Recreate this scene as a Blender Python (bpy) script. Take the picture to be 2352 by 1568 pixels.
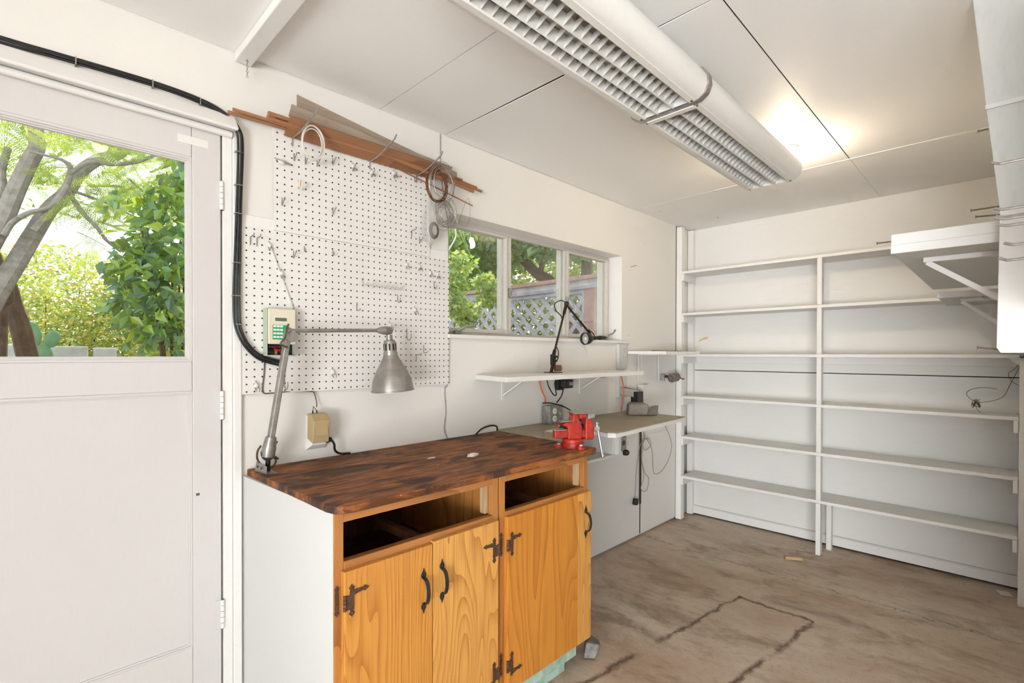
import bpy, math, random
from mathutils import Vector, Matrix, Quaternion
random.seed(7)
SC = bpy.context.scene
COL = SC.collection
for _o in list(bpy.data.objects):
    bpy.data.objects.remove(_o)

# ------------------------------------------------------------------ camera
CAM_H = 1.295
_cd = bpy.data.cameras.new('camera')
_cam = bpy.data.objects.new('camera', _cd); COL.objects.link(_cam)
_cd.sensor_fit = 'HORIZONTAL'; _cd.sensor_width = 36.0
_cd.lens = 1140.6 / 2352 * 36.0
_cd.shift_y = (822.5 - 784.0) / 2352
_cd.clip_start = 0.02; _cd.clip_end = 200
_yaw, _pit, _rol = math.radians(44.88), math.radians(-0.41), math.radians(0.12)
_M = Matrix(((0.70563334, -0.70857406, 0.00209434), (-0.00359263, -0.00653335, -0.9999722), (0.70856805, 0.7056062, -0.00715579)))
# rows: right, down, forward in world axes
_R = Matrix((_M[0], -_M[1], -_M[2])).transposed()
_cam.matrix_world = Matrix.Translation((0, 0, CAM_H)) @ _R.to_4x4()
SC.camera = _cam

# ------------------------------------------------------------------ view, world, sun, daylight, added fill
SC.view_settings.view_transform = 'Standard'
SC.view_settings.look = 'None'
SC.view_settings.exposure = 0.02
SC.view_settings.gamma = 1.0
SC.view_settings.use_curve_mapping = False
_w = bpy.data.worlds.new('sky'); SC.world = _w; _w.use_nodes = True
_bg = _w.node_tree.nodes['Background']
_bg.inputs['Color'].default_value = (0.93, 0.96, 1.0, 1)
_bg.inputs['Strength'].default_value = 2.0
_sd = bpy.data.lights.new('sun', 'SUN'); _sd.energy = 7.0; _sd.angle = 0.01; _sd.color = (1.0, 0.93, 0.82)
_sun = bpy.data.objects.new('sun', _sd); COL.objects.link(_sun)
_sun.rotation_euler = Vector((-0.30, -0.40, -0.88)).to_track_quat('-Z', 'Y').to_euler()

def area(name, loc, target, sx, sy, power, col):
    d = bpy.data.lights.new(name, 'AREA'); d.shape = 'RECTANGLE'; d.size = sx; d.size_y = sy
    d.energy = power; d.color = col
    o = bpy.data.objects.new(name, d); COL.objects.link(o); o.location = loc
    o.rotation_euler = (Vector(target) - Vector(loc)).to_track_quat('-Z', 'Y').to_euler()
    return o
area('daylight_garage_opening', (-6.5, -2.0, 1.9), (2.5, 0.4, 1.2), 5.0, 3.4, 140, (0.88, 0.95, 1.0))
area('ceiling_fill_light', (-3.5, -1.5, 0.0), (0.6, 0.2, 2.6), 2.6, 2.8, 600, (0.95, 0.975, 1.0))  # added upward fill to brighten the ceiling, no lamp stands there

# ------------------------------------------------------------------ node helpers
class NT:
    def __init__(s, m):
        s.t = m.node_tree; s.n = s.t.nodes; s.l = s.t.links
    def node(s, typ, **kw):
        n = s.n.new(typ)
        for k, v in kw.items(): setattr(n, k, v)
        return n
    def link(s, a, b): s.l.new(a, b)
    def put(s, sock, val):
        if isinstance(val, bpy.types.NodeSocket): s.link(val, sock)
        elif isinstance(val, (tuple, list)) and len(val) == 3 and sock.type == 'RGBA': sock.default_value = (*val, 1)
        else: sock.default_value = val
    def math(s, op, a, b=0.0, c=0.0, clamp=False):
        n = s.node('ShaderNodeMath', operation=op); n.use_clamp = clamp
        s.put(n.inputs[0], a); s.put(n.inputs[1], b); s.put(n.inputs[2], c)
        return n.outputs[0]
    def mix(s, fac, a, b):
        n = s.node('ShaderNodeMix', data_type='RGBA')
        s.put(n.inputs[0], fac); s.put(n.inputs[6], a); s.put(n.inputs[7], b)
        return n.outputs[2]
    def pos(s): return s.node('ShaderNodeNewGeometry').outputs['Position']
    def obj(s): return s.node('ShaderNodeTexCoord').outputs['Object']
    def sep(s, v):
        n = s.node('ShaderNodeSeparateXYZ'); s.link(v, n.inputs[0]); return n.outputs
    def scale(s, v, sc, off=(0, 0, 0)):
        n = s.node('ShaderNodeMapping'); s.link(v, n.inputs[0]); n.inputs['Scale'].default_value = sc; n.inputs['Location'].default_value = off
        return n.outputs[0]
    def noise(s, v, scale, detail=3, rough=0.55, dist=0.0):
        n = s.node('ShaderNodeTexNoise'); s.link(v, n.inputs['Vector'])
        n.inputs['Scale'].default_value = scale; n.inputs['Detail'].default_value = detail
        n.inputs['Roughness'].default_value = rough; n.inputs['Distortion'].default_value = dist
        return n.outputs['Fac']
    def voro(s, v, scale, feature='F1'):
        n = s.node('ShaderNodeTexVoronoi', feature=feature); s.link(v, n.inputs['Vector']); n.inputs['Scale'].default_value = scale
        return n.outputs
    def step(s, v, lo, hi):
        n = s.node('ShaderNodeMapRange'); n.clamp = True
        s.put(n.inputs[0], v); n.inputs[1].default_value = lo; n.inputs[2].default_value = hi
        return n.outputs[0]
    def bump(s, h, strength=0.2, dist=0.002):
        n = s.node('ShaderNodeBump'); s.put(n.inputs['Height'], h); n.inputs['Strength'].default_value = strength
        n.inputs['Distance'].default_value = dist
        return n.outputs[0]

def new_mat(name):
    m = bpy.data.materials.new(name); m.use_nodes = True
    t = NT(m); b = m.node_tree.nodes['Principled BSDF']
    return m, t, b

def plain(name, col, rough=0.5, metal=0.0, bump=0.0, bscale=200, var=0.0, vscale=20):
    m, t, b = new_mat(name)
    b.inputs['Base Color'].default_value = (*col, 1); b.inputs['Roughness'].default_value = rough; b.inputs['Metallic'].default_value = metal
    if var or bump:
        p = t.obj()
        if var:
            n = t.noise(p, vscale, 3, 0.65)
            dark = tuple(c * (1 - var) for c in col); lite = tuple(min(1, c * (1 + var * 0.6)) for c in col)
            t.put(b.inputs['Base Color'], t.mix(t.step(n, 0.3, 0.7), dark, lite))
        if bump: t.put(b.inputs['Normal'], t.bump(t.noise(p, bscale, 2), bump, 0.001))
    return m

def paint(name, col, dirt=0.10, specks=0.6, rough=0.55, grain=(1, 1, 1), dirtcol=(0.30, 0.27, 0.23), density=9.0, bumpy=0.25):
    """old brush-painted board: faint brush grain, soft grime, a few dark nicks"""
    m, t, b = new_mat(name)
    p = t.pos()
    soft = t.noise(p, 1.6, 2, 0.62)
    brush = t.noise(t.scale(p, grain), 60, 1, 0.6)
    c0 = t.mix(t.math('MULTIPLY', t.step(soft, 0.48, 0.85), dirt * 2.0), col, tuple(c * 0.80 for c in col))
    c1 = t.mix(t.math('MULTIPLY', t.step(brush, 0.50, 0.80), dirt), c0, tuple(c * 0.74 for c in col))
    d = t.voro(t.scale(p, (1, 1, 1.25)), density)
    rnd = t.sep(d['Color'])[0]
    r = t.math('MULTIPLY', t.math('SUBTRACT', rnd, 0.58), 0.115)
    r2 = t.math('ADD', r, t.math('MULTIPLY', t.math('SUBTRACT', brush, 0.5), 0.09))
    sp = t.math('LESS_THAN', d['Distance'], r2)
    c2 = t.mix(t.math('MULTIPLY', sp, specks), c1, dirtcol)
    t.put(b.inputs['Base Color'], c2)
    b.inputs['Roughness'].default_value = rough
    if bumpy > 0.3: t.put(b.inputs['Normal'], t.bump(brush, bumpy, 0.0015))
    return m

def wood(name, light, dark, rings=26, along='Z', rough=0.42, scale=1.0, fine=0.35, seed=0.0, coat=0.0):
    """plain-sawn board: contour rings of a stretched noise make the cathedral figure"""
    m, t, b = new_mat(name)
    p = t.obj()
    st = {'Z': (3.0, 3.0, 0.42), 'X': (0.42, 3.0, 3.0), 'Y': (3.0, 0.42, 3.0)}[along]
    v = t.scale(p, tuple(s * scale for s in st), (seed, seed * 0.7, seed * 1.3))
    n = t.noise(v, 2.1, 1.2, 0.4, 0.2)
    ring = t.math('FRACT', t.math('MULTIPLY', n, rings))
    ring = t.math('POWER', ring, 2.6)
    st2 = {'Z': (60, 60, 1.6), 'X': (1.6, 60, 60), 'Y': (60, 1.6, 60)}[along]
    f = t.noise(t.scale(p, st2), 3.6, 2, 0.7)
    wide = t.noise(p, 3.2, 3)
    fac = t.math('ADD', t.math('MULTIPLY', ring, 0.72), t.math('MULTIPLY', t.step(f, 0.45, 0.75), fine), clamp=True)
    c = t.mix(fac, light, dark)
    c = t.mix(t.math('MULTIPLY', t.step(wide, 0.45, 0.72), 0.45), c, tuple(a * 0.55 + d * 0.45 for a, d in zip(light, dark)))
    dd = t.voro(p, 22); rn = t.sep(dd['Color'])[1]
    sp = t.math('LESS_THAN', dd['Distance'], t.math('MULTIPLY', t.math('SUBTRACT', rn, 0.84), 0.28))
    c = t.mix(t.math('MULTIPLY', sp, 0.35), c, (0.85, 0.72, 0.52))
    t.put(b.inputs['Base Color'], c)
    b.inputs['Roughness'].default_value = rough
    if coat: b.inputs['Coat Weight'].default_value = coat; b.inputs['Coat Roughness'].default_value = 0.25
    t.put(b.inputs['Normal'], t.bump(f, 0.12, 0.001))
    return m

MT = {}
MT['wall'] = paint('wall_paint', (0.80, 0.775, 0.72), 0.10, 0.5, grain=(1, 1, 5))
MT['shelfwall'] = paint('back_wall_paint', (0.80, 0.785, 0.75), 0.14, 0.8, grain=(1, 0.3, 4), density=7.5)
MT['ceil'] = paint('ceiling_paint', (0.92, 0.905, 0.88), 0.05, 0.35, density=4.0, bumpy=0.1)
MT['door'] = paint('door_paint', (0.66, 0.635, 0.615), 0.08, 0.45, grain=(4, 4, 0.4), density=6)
MT['trim'] = paint('trim_paint', (0.83, 0.81, 0.775), 0.12, 0.5, density=8)
MT['shelf'] = paint('shelf_paint', (0.79, 0.775, 0.745), 0.14, 0.55, grain=(1, 0.2, 1), density=7)
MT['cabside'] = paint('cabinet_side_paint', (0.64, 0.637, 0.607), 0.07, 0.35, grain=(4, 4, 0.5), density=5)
MT['greypaint'] = paint('worn_grey_paint', (0.60, 0.605, 0.585), 0.3, 0.7, grain=(1, 1, 0.3), density=8, bumpy=0.4)
MT['greyboard'] = paint('shaded_dirty_board', (0.66, 0.665, 0.64), 0.3, 0.8, grain=(1, 1, 0.3), density=9)  # grey base holds the upper board's down-facing shade, under grime and nicks
MT['ledge'] = paint('chipped_edge_paint', (0.80, 0.785, 0.74), 0.2, 0.8, density=18, dirtcol=(0.32, 0.25, 0.18), bumpy=0.35)
MT['fix'] = paint('fixture_enamel', (0.80, 0.785, 0.74), 0.12, 0.35, rough=0.4, density=5)
MT['louver'] = paint('louver_enamel', (0.82, 0.80, 0.755), 0.30, 0.3, rough=0.4, density=14)
MT['dark'] = plain('dark_gap', (0.018, 0.016, 0.014), 0.9)
MT['black'] = plain('black_rubber', (0.014, 0.013, 0.013), 0.45, var=0.3)
MT['blackmetal'] = plain('black_worn_metal', (0.035, 0.030, 0.026), 0.42, 0.5, var=0.4, vscale=60)
MT['rust'] = plain('rusty_knob', (0.22, 0.12, 0.06), 0.7, 0.3, var=0.5, vscale=60)
MT['steel'] = plain('dull_steel', (0.42, 0.40, 0.38), 0.38, 0.85, var=0.3, vscale=40)
MT['zinc'] = plain('galvanised_zinc', (0.36, 0.355, 0.33), 0.55, 0.45, var=0.35, vscale=35)
MT['chrome'] = plain('bright_steel', (0.62, 0.63, 0.64), 0.25, 0.9)
MT['alu'] = plain('silver_lamp_enamel', (0.31, 0.288, 0.262), 0.38, 0.5, var=0.25, vscale=25)
MT['hookgrey'] = plain('painted_hook_grey', (0.34, 0.325, 0.30), 0.45, 0.4, var=0.25, vscale=80)
MT['hookwhite'] = plain('painted_hook_cream', (0.66, 0.63, 0.58), 0.5)
MT['clearplastic'] = plain('cloudy_plastic', (0.74, 0.73, 0.70), 0.35)
MT['bronze'] = plain('hammered_bronze', (0.16, 0.085, 0.055), 0.48, 0.6, bump=0.6, bscale=420, var=0.45, vscale=120)
MT['iron'] = plain('black_hammered_iron', (0.045, 0.042, 0.042), 0.5, 0.5, bump=0.5, bscale=420, var=0.3, vscale=90)
MT['red'] = plain('red_vise_enamel', (0.42, 0.022, 0.009), 0.48, 0.0, var=0.45, vscale=45)
MT['greenbox'] = plain('pale_green_plastic', (0.47, 0.54, 0.41), 0.5)
MT['creambox'] = plain('cream_plastic', (0.76, 0.69, 0.52), 0.5)
MT['lcd'] = plain('lcd_glass', (0.13, 0.15, 0.10), 0.25)
MT['greenkey'] = plain('green_keypad', (0.02, 0.35, 0.12), 0.5)
MT['whitekey'] = plain('white_keypad', (0.82, 0.83, 0.80), 0.5)
MT['redwire'] = plain('red_wire', (0.55, 0.03, 0.02), 0.45)
MT['tan'] = plain('tan_plastic', (0.44, 0.325, 0.165), 0.5)
MT['bakelite'] = plain('brown_bakelite', (0.10, 0.06, 0.04), 0.5)
MT['whiteplastic'] = plain('white_plastic', (0.80, 0.78, 0.73), 0.45)
MT['orange'] = plain('orange_cord_rubber', (0.66, 0.12, 0.04), 0.5)
MT['brownwire'] = plain('brown_cord', (0.10, 0.06, 0.035), 0.5)
MT['greywire'] = plain('grey_cord', (0.33, 0.28, 0.23), 0.6)
MT['copper'] = plain('copper_wire', (0.22, 0.10, 0.05), 0.4, 0.7, var=0.4, vscale=40)
MT['greytool'] = plain('grey_cast_tool', (0.22, 0.198, 0.168), 0.5, 0.25, var=0.2, vscale=30)
MT['stone'] = plain('grey_stone', (0.22, 0.205, 0.185), 0.9, bump=1.0, bscale=60, var=0.5, vscale=40)
MT['chip'] = plain('pale_chip', (0.74, 0.69, 0.60), 0.8)
MT['mint'] = plain('mint_painted_wood', (0.42, 0.58, 0.48), 0.6, var=0.35, vscale=14)
MT['nail'] = plain('rusty_nail', (0.16, 0.11, 0.08), 0.6, 0.6)
MT['tapeyellow'] = plain('old_yellow_tape', (0.66, 0.53, 0.30), 0.5)
MT['frame'] = paint('worn_window_frame', (0.62, 0.58, 0.52), 0.55, 0.9, grain=(0.5, 1, 3), density=26, dirtcol=(0.22, 0.17, 0.13))
MT['framewhite'] = paint('window_bar_white', (0.80, 0.78, 0.73), 0.2, 0.7, density=18)
MT['doorwood'] = wood('oak_plywood_door', (0.66, 0.300, 0.055), (0.40, 0.130, 0.018), 30, 'Z', 0.40, 1.0, 0.42, 0.0, 0.15)
MT['doorwood2'] = wood('oak_plywood_door_pale', (0.72, 0.37, 0.090), (0.42, 0.155, 0.024), 36, 'Z', 0.40, 1.0, 0.42, 3.1, 0.15)
MT['doorwood3'] = wood('oak_plywood_door_amber', (0.64, 0.26, 0.035), (0.42, 0.135, 0.016), 20, 'Z', 0.40, 0.9, 0.38, 7.7, 0.15)
MT['framewood'] = wood('amber_frame_wood', (0.50, 0.21, 0.055), (0.25, 0.085, 0.02), 8, 'X', 0.40, 1.0, 0.4, 1.0, 0.2)
MT['stilewood'] = wood('amber_stile_wood', (0.52, 0.22, 0.055), (0.27, 0.09, 0.02), 8, 'Z', 0.40, 1.0, 0.4, 2.0, 0.2)
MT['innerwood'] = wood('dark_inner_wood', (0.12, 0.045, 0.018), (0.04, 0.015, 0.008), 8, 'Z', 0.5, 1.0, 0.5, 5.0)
MT['palewood'] = wood('bare_pale_wood', (0.56, 0.40, 0.22), (0.36, 0.22, 0.10), 8, 'Z', 0.6, 1.0, 0.4, 6.0)
MT['dowel'] = wood('orange_dowel', (0.38, 0.175, 0.080), (0.24, 0.10, 0.045), 6, 'X', 0.5, 1.0, 0.4, 1.5)
MT['plankbrown'] = wood('brown_plank', (0.33, 0.155, 0.078), (0.22, 0.095, 0.045), 5, 'X', 0.5, 1.0, 0.5, 2.5)
MT['plankgrey'] = wood('weathered_grey_slat', (0.40, 0.32, 0.24), (0.27, 0.20, 0.145), 6, 'X', 0.7, 1.0, 0.5, 4.5)

def worktop_mat():
    m, t, b = new_mat('worn_stained_worktop'); p = t.obj()
    g = t.noise(t.scale(p, (2.4, 16, 16)), 3.0, 5, 0.7, 0.8)
    bl = t.noise(t.scale(p, (2.0, 5.0, 1)), 2.2, 6, 0.66, 0.6)
    fine = t.noise(t.scale(p, (6, 70, 70)), 3.0, 3, 0.7)
    c = t.mix(t.step(g, 0.40, 0.62), (0.115, 0.038, 0.013), (0.40, 0.135, 0.034))
    c = t.mix(t.math('MULTIPLY', t.step(bl, 0.50, 0.60), 0.85), c, (0.030, 0.021, 0.017))
    gr = t.noise(t.scale(p, (3, 6, 1), (4, 2, 0)), 2.4, 6, 0.65)
    c = t.mix(t.math('MULTIPLY', t.step(gr, 0.58, 0.72), 0.50), c, (0.22, 0.17, 0.14))
    c = t.mix(t.math('MULTIPLY', t.step(fine, 0.5, 0.7), 0.5), c, (0.07, 0.024, 0.010))
    d = t.voro(p, 24); rn = t.sep(d['Color'])[0]
    sp = t.math('LESS_THAN', d['Distance'], t.math('MULTIPLY', t.math('SUBTRACT', rn, 0.86), 0.9))
    c = t.mix(t.math('MULTIPLY', sp, 0.6), c, (0.62, 0.52, 0.42))
    t.put(b.inputs['Base Color'], c); t.put(b.inputs['Roughness'], t.math('ADD', 0.42, t.math('MULTIPLY', bl, 0.35))); b.inputs['Specular IOR Level'].default_value = 0.3
    t.put(b.inputs['Normal'], t.bump(t.math('ADD', g, t.math('MULTIPLY', fine, 0.6)), 0.35, 0.0015))
    return m
MT['worktop'] = worktop_mat()

def hardboard_mat():
    m, t, b = new_mat('olive_hardboard'); p = t.obj()
    n = t.noise(p, 4, 5, 0.6); s = t.noise(p, 24, 4, 0.7)
    c = t.mix(t.step(n, 0.35, 0.7), (0.33, 0.27, 0.165), (0.41, 0.36, 0.26))
    x = t.sep(p)[0]
    c = t.mix(t.math('MULTIPLY', t.step(x, 0.25, 0.75), 0.6), c, (0.37, 0.345, 0.29))
    c = t.mix(t.math('MULTIPLY', t.step(s, 0.62, 0.72), 0.6), c, (0.16, 0.12, 0.075))
    t.put(b.inputs['Base Color'], c); b.inputs['Roughness'].default_value = 0.5
    return m
MT['hardboard'] = hardboard_mat()

def peg_mat(ox, oz):
    m, t, b = new_mat('white_pegboard')
    p = t.pos(); s = t.sep(p); P = 0.0254
    fx = t.math('SUBTRACT', t.math('FRACT', t.math('DIVIDE', t.math('SUBTRACT', s[0], ox), P)), 0.5)
    fz = t.math('SUBTRACT', t.math('FRACT', t.math('DIVIDE', t.math('SUBTRACT', s[2], oz), P)), 0.5)
    r = t.math('SQRT', t.math('ADD', t.math('MULTIPLY', fx, fx), t.math('MULTIPLY', fz, fz)))
    n = t.noise(p, 5, 2, 0.6)
    c = t.mix(t.math('MULTIPLY', t.step(n, 0.45, 0.8), 0.35), (0.80, 0.775, 0.735), (0.66, 0.62, 0.57))
    hole = t.math('SUBTRACT', 1.0, t.step(r, 0.105, 0.135))
    hole = t.math('MULTIPLY', hole, t.math('LESS_THAN', t.sep(t.node('ShaderNodeNewGeometry').outputs['Normal'])[1], -0.5))
    t.put(b.inputs['Base Color'], t.mix(hole, c, (0.030, 0.022, 0.016)))
    b.inputs['Roughness'].default_value = 0.5
    return m

def floor_mat():
    m, t, b = new_mat('stained_concrete'); p = t.pos(); s = t.sep(p)
    big = t.noise(t.scale(p, (1.7, 0.75, 1)), 1.5, 4, 0.62, 0.6)
    st = t.noise(t.scale(p, (2.4, 1.1, 1), (3, 1, 0)), 1.8, 5, 0.72, 0.3)
    fin = t.noise(t.scale(p, (1.3, 0.85, 1)), 34, 4, 0.75)
    grit = t.noise(p, 240, 2, 0.7)
    c = t.mix(t.step(big, 0.34, 0.68), (0.48, 0.35, 0.245), (0.70, 0.60, 0.485))
    c = t.mix(t.math('MULTIPLY', t.step(st, 0.50, 0.66), 0.60), c, (0.20, 0.128, 0.080))
    c = t.mix(t.math('MULTIPLY', t.step(fin, 0.52, 0.68), 0.38), c, (0.29, 0.20, 0.135))
    pale = t.noise(t.scale(p, (2.2, 0.8, 1), (7, 3, 0)), 3.1, 4, 0.7)
    c = t.mix(t.math('MULTIPLY', t.step(pale, 0.56, 0.68), 0.55), c, (0.66, 0.58, 0.47))
    c = t.mix(t.math('MULTIPLY', t.step(grit, 0.42, 0.72), 0.40), c, (0.25, 0.19, 0.14))
    # the edges of an old patched slab: dirt settled in three cracks
    w1 = t.math('MULTIPLY', t.math('SUBTRACT', t.noise(p, 9, 5, 0.7), 0.5), 0.085)
    w2 = t.math('MULTIPLY', t.math('SUBTRACT', t.noise(t.scale(p, (1, 1, 1), (5, 5, 5)), 9, 5, 0.7), 0.5), 0.085)
    wid = t.math('ADD', 0.003, t.math('MULTIPLY', t.noise(p, 5, 3, 0.7), 0.034))
    def near(d): return t.math('SUBTRACT', 1.0, t.math('DIVIDE', t.math('ABSOLUTE', d), wid), clamp=True)
    def win(v, lo, hi): return t.math('MULTIPLY', t.math('GREATER_THAN', v, lo), t.math('LESS_THAN', v, hi))
    l1 = t.math('MULTIPLY', near(t.math('ADD', t.math('SUBTRACT', s[0], 2.742), w1)), win(s[1], 0.655, 1.015))
    dy = t.math('ADD', t.math('SUBTRACT', s[1], t.math('ADD', 1.008, t.math('MULTIPLY', t.math('SUBTRACT', 2.756, s[0]), 0.14))), w2)
    l2 = t.math('MULTIPLY', near(dy), win(s[0], 1.2, 2.76))
    dz = t.math('ADD', t.math('SUBTRACT', s[1], t.math('ADD', 0.655, t.math('MULTIPLY', t.math('SUBTRACT', 2.735, s[0]), 0.14))), w2)
    l3 = t.math('MULTIPLY', near(dz), win(s[0], 1.7, 2.735))
    thin = t.math('SUBTRACT', 1.0, t.math('DIVIDE', t.math('ABSOLUTE', t.math('ADD', t.math('SUBTRACT', s[0], 3.18), t.math('MULTIPLY', w1, 2.2))), 0.006), clamp=True)
    cr = t.math('MULTIPLY', t.math('ADD', t.math('ADD', l1, l2), l3, clamp=True), t.step(t.noise(t.scale(p, (1, 1, 1), (2, 9, 4)), 6, 3, 0.6), 0.36, 0.52))
    c = t.mix(t.math('MULTIPLY', cr, 0.9), c, (0.085, 0.040, 0.020))
    c = t.mix(t.math('MULTIPLY', thin, 0.6), c, (0.07, 0.05, 0.035))
    t.put(b.inputs['Base Color'], c); b.inputs['Roughness'].default_value = 0.75
    t.put(b.inputs['Normal'], t.bump(t.math('SUBTRACT', t.math('ADD', fin, t.math('MULTIPLY', grit, 0.5)), cr), 0.3, 0.003))
    return m
MT['floor'] = floor_mat()

def glass_mat():
    m, t, b = new_mat('window_glass')
    m.node_tree.nodes.remove(b)
    out = [n for n in t.n if n.type == 'OUTPUT_MATERIAL'][0]
    tr = t.node('ShaderNodeBsdfTransparent'); tr.inputs[0].default_value = (0.97, 0.985, 0.98, 1)
    gl = t.node('ShaderNodeBsdfGlossy'); gl.inputs['Roughness'].default_value = 0.0
    fr = t.node('ShaderNodeFresnel'); fr.inputs[0].default_value = 1.45
    mx = t.node('ShaderNodeMixShader'); t.link(t.math('MULTIPLY', fr.outputs[0], 0.32), mx.inputs[0]); t.link(tr.outputs[0], mx.inputs[1]); t.link(gl.outputs[0], mx.inputs[2])
    t.link(mx.outputs[0], out.inputs[0])
    return m
MT['glass'] = glass_mat()

def film_mat():
    m, t, b = new_mat('clear_plastic_bag'); b.inputs['Base Color'].default_value = (0.7, 0.69, 0.66, 1)
    b.inputs['Roughness'].default_value = 0.2; b.inputs['Alpha'].default_value = 0.22
    return m
MT['film'] = film_mat()

def leaf_mat(name, cols, transl=0.5):
    m, t, b = new_mat(name); m.node_tree.nodes.remove(b)
    out = [n for n in t.n if n.type == 'OUTPUT_MATERIAL'][0]
    rp = t.node('ShaderNodeNewGeometry').outputs['Random Per Island']
    ramp = t.node('ShaderNodeValToRGB'); t.link(rp, ramp.inputs[0])
    cr = ramp.color_ramp
    while len(cr.elements) < len(cols): cr.elements.new(0.5)
    for i, c in enumerate(cols):
        cr.elements[i].position = i / (len(cols) - 1); cr.elements[i].color = (*c, 1)
    df = t.node('ShaderNodeBsdfDiffuse'); t.link(ramp.outputs[0], df.inputs[0])
    tl = t.node('ShaderNodeBsdfTranslucent')
    t.put(tl.inputs[0], t.mix(0.5, ramp.outputs[0], (0.62, 0.62, 0.03)))
    gl = t.node('ShaderNodeBsdfGlossy'); gl.inputs['Roughness'].default_value = 0.35; gl.inputs[0].default_value = (0.75, 0.85, 0.9, 1)
    m1 = t.node('ShaderNodeMixShader'); m1.inputs[0].default_value = transl; t.link(df.outputs[0], m1.inputs[1]); t.link(tl.outputs[0], m1.inputs[2])
    m2 = t.node('ShaderNodeMixShader'); m2.inputs[0].default_value = 0.09; t.link(m1.outputs[0], m2.inputs[1]); t.link(gl.outputs[0], m2.inputs[2])
    t.link(m2.outputs[0], out.inputs[0])
    return m
MT['leaf_teal'] = leaf_mat('big_glossy_leaf', [(0.035, 0.13, 0.075), (0.07, 0.22, 0.11), (0.10, 0.28, 0.11), (0.20, 0.42, 0.07), (0.42, 0.56, 0.04)])
MT['leaf_fern'] = leaf_mat('feathery_leaf', [(0.10, 0.24, 0.07), (0.18, 0.36, 0.10), (0.28, 0.46, 0.12), (0.46, 0.55, 0.10)], 0.55)
MT['leaf_shrub'] = leaf_mat('shrub_leaf', [(0.13, 0.24, 0.06), (0.25, 0.38, 0.08), (0.40, 0.50, 0.10), (0.56, 0.55, 0.14), (0.62, 0.40, 0.16)], 0.5)
MT['leaf_heart'] = leaf_mat('broad_garden_leaf', [(0.06, 0.18, 0.09), (0.11, 0.27, 0.12), (0.17, 0.35, 0.12), (0.30, 0.42, 0.10)], 0.45)
MT['leaf_vine'] = leaf_mat('vine_leaf', [(0.16, 0.34, 0.12), (0.28, 0.48, 0.16), (0.42, 0.58, 0.22), (0.58, 0.62, 0.24)], 0.5)
MT['leaf_far'] = leaf_mat('far_hedge_leaf', [(0.10, 0.22, 0.06), (0.20, 0.34, 0.08), (0.36, 0.46, 0.10), (0.48, 0.52, 0.12)], 0.45)
MT['bark'] = plain('grey_bark', (0.30, 0.27, 0.245), 0.9, bump=1.0, bscale=60, var=0.35, vscale=22)
MT['bark_brown'] = plain('brown_bark', (0.13, 0.08, 0.052), 0.9, bump=1.0, bscale=50, var=0.45, vscale=18)
MT['fencegrey'] = plain('weathered_fence_wood', (0.46, 0.455, 0.53), 0.85, var=0.3, vscale=10)
MT['fencered'] = plain('reddish_fence_post', (0.42, 0.27, 0.235), 0.85, var=0.25, vscale=9)
MT['concreteblock'] = plain('pale_block', (0.50, 0.50, 0.50), 0.9, var=0.2, vscale=8)
MT['cactus'] = plain('cactus_green', (0.14, 0.28, 0.14), 0.6, var=0.2)
MT['soil'] = plain('garden_soil', (0.20, 0.16, 0.10), 0.95, var=0.4, vscale=6)
MT['stucco'] = plain('outside_stucco', (0.62, 0.58, 0.52), 0.9)

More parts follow.
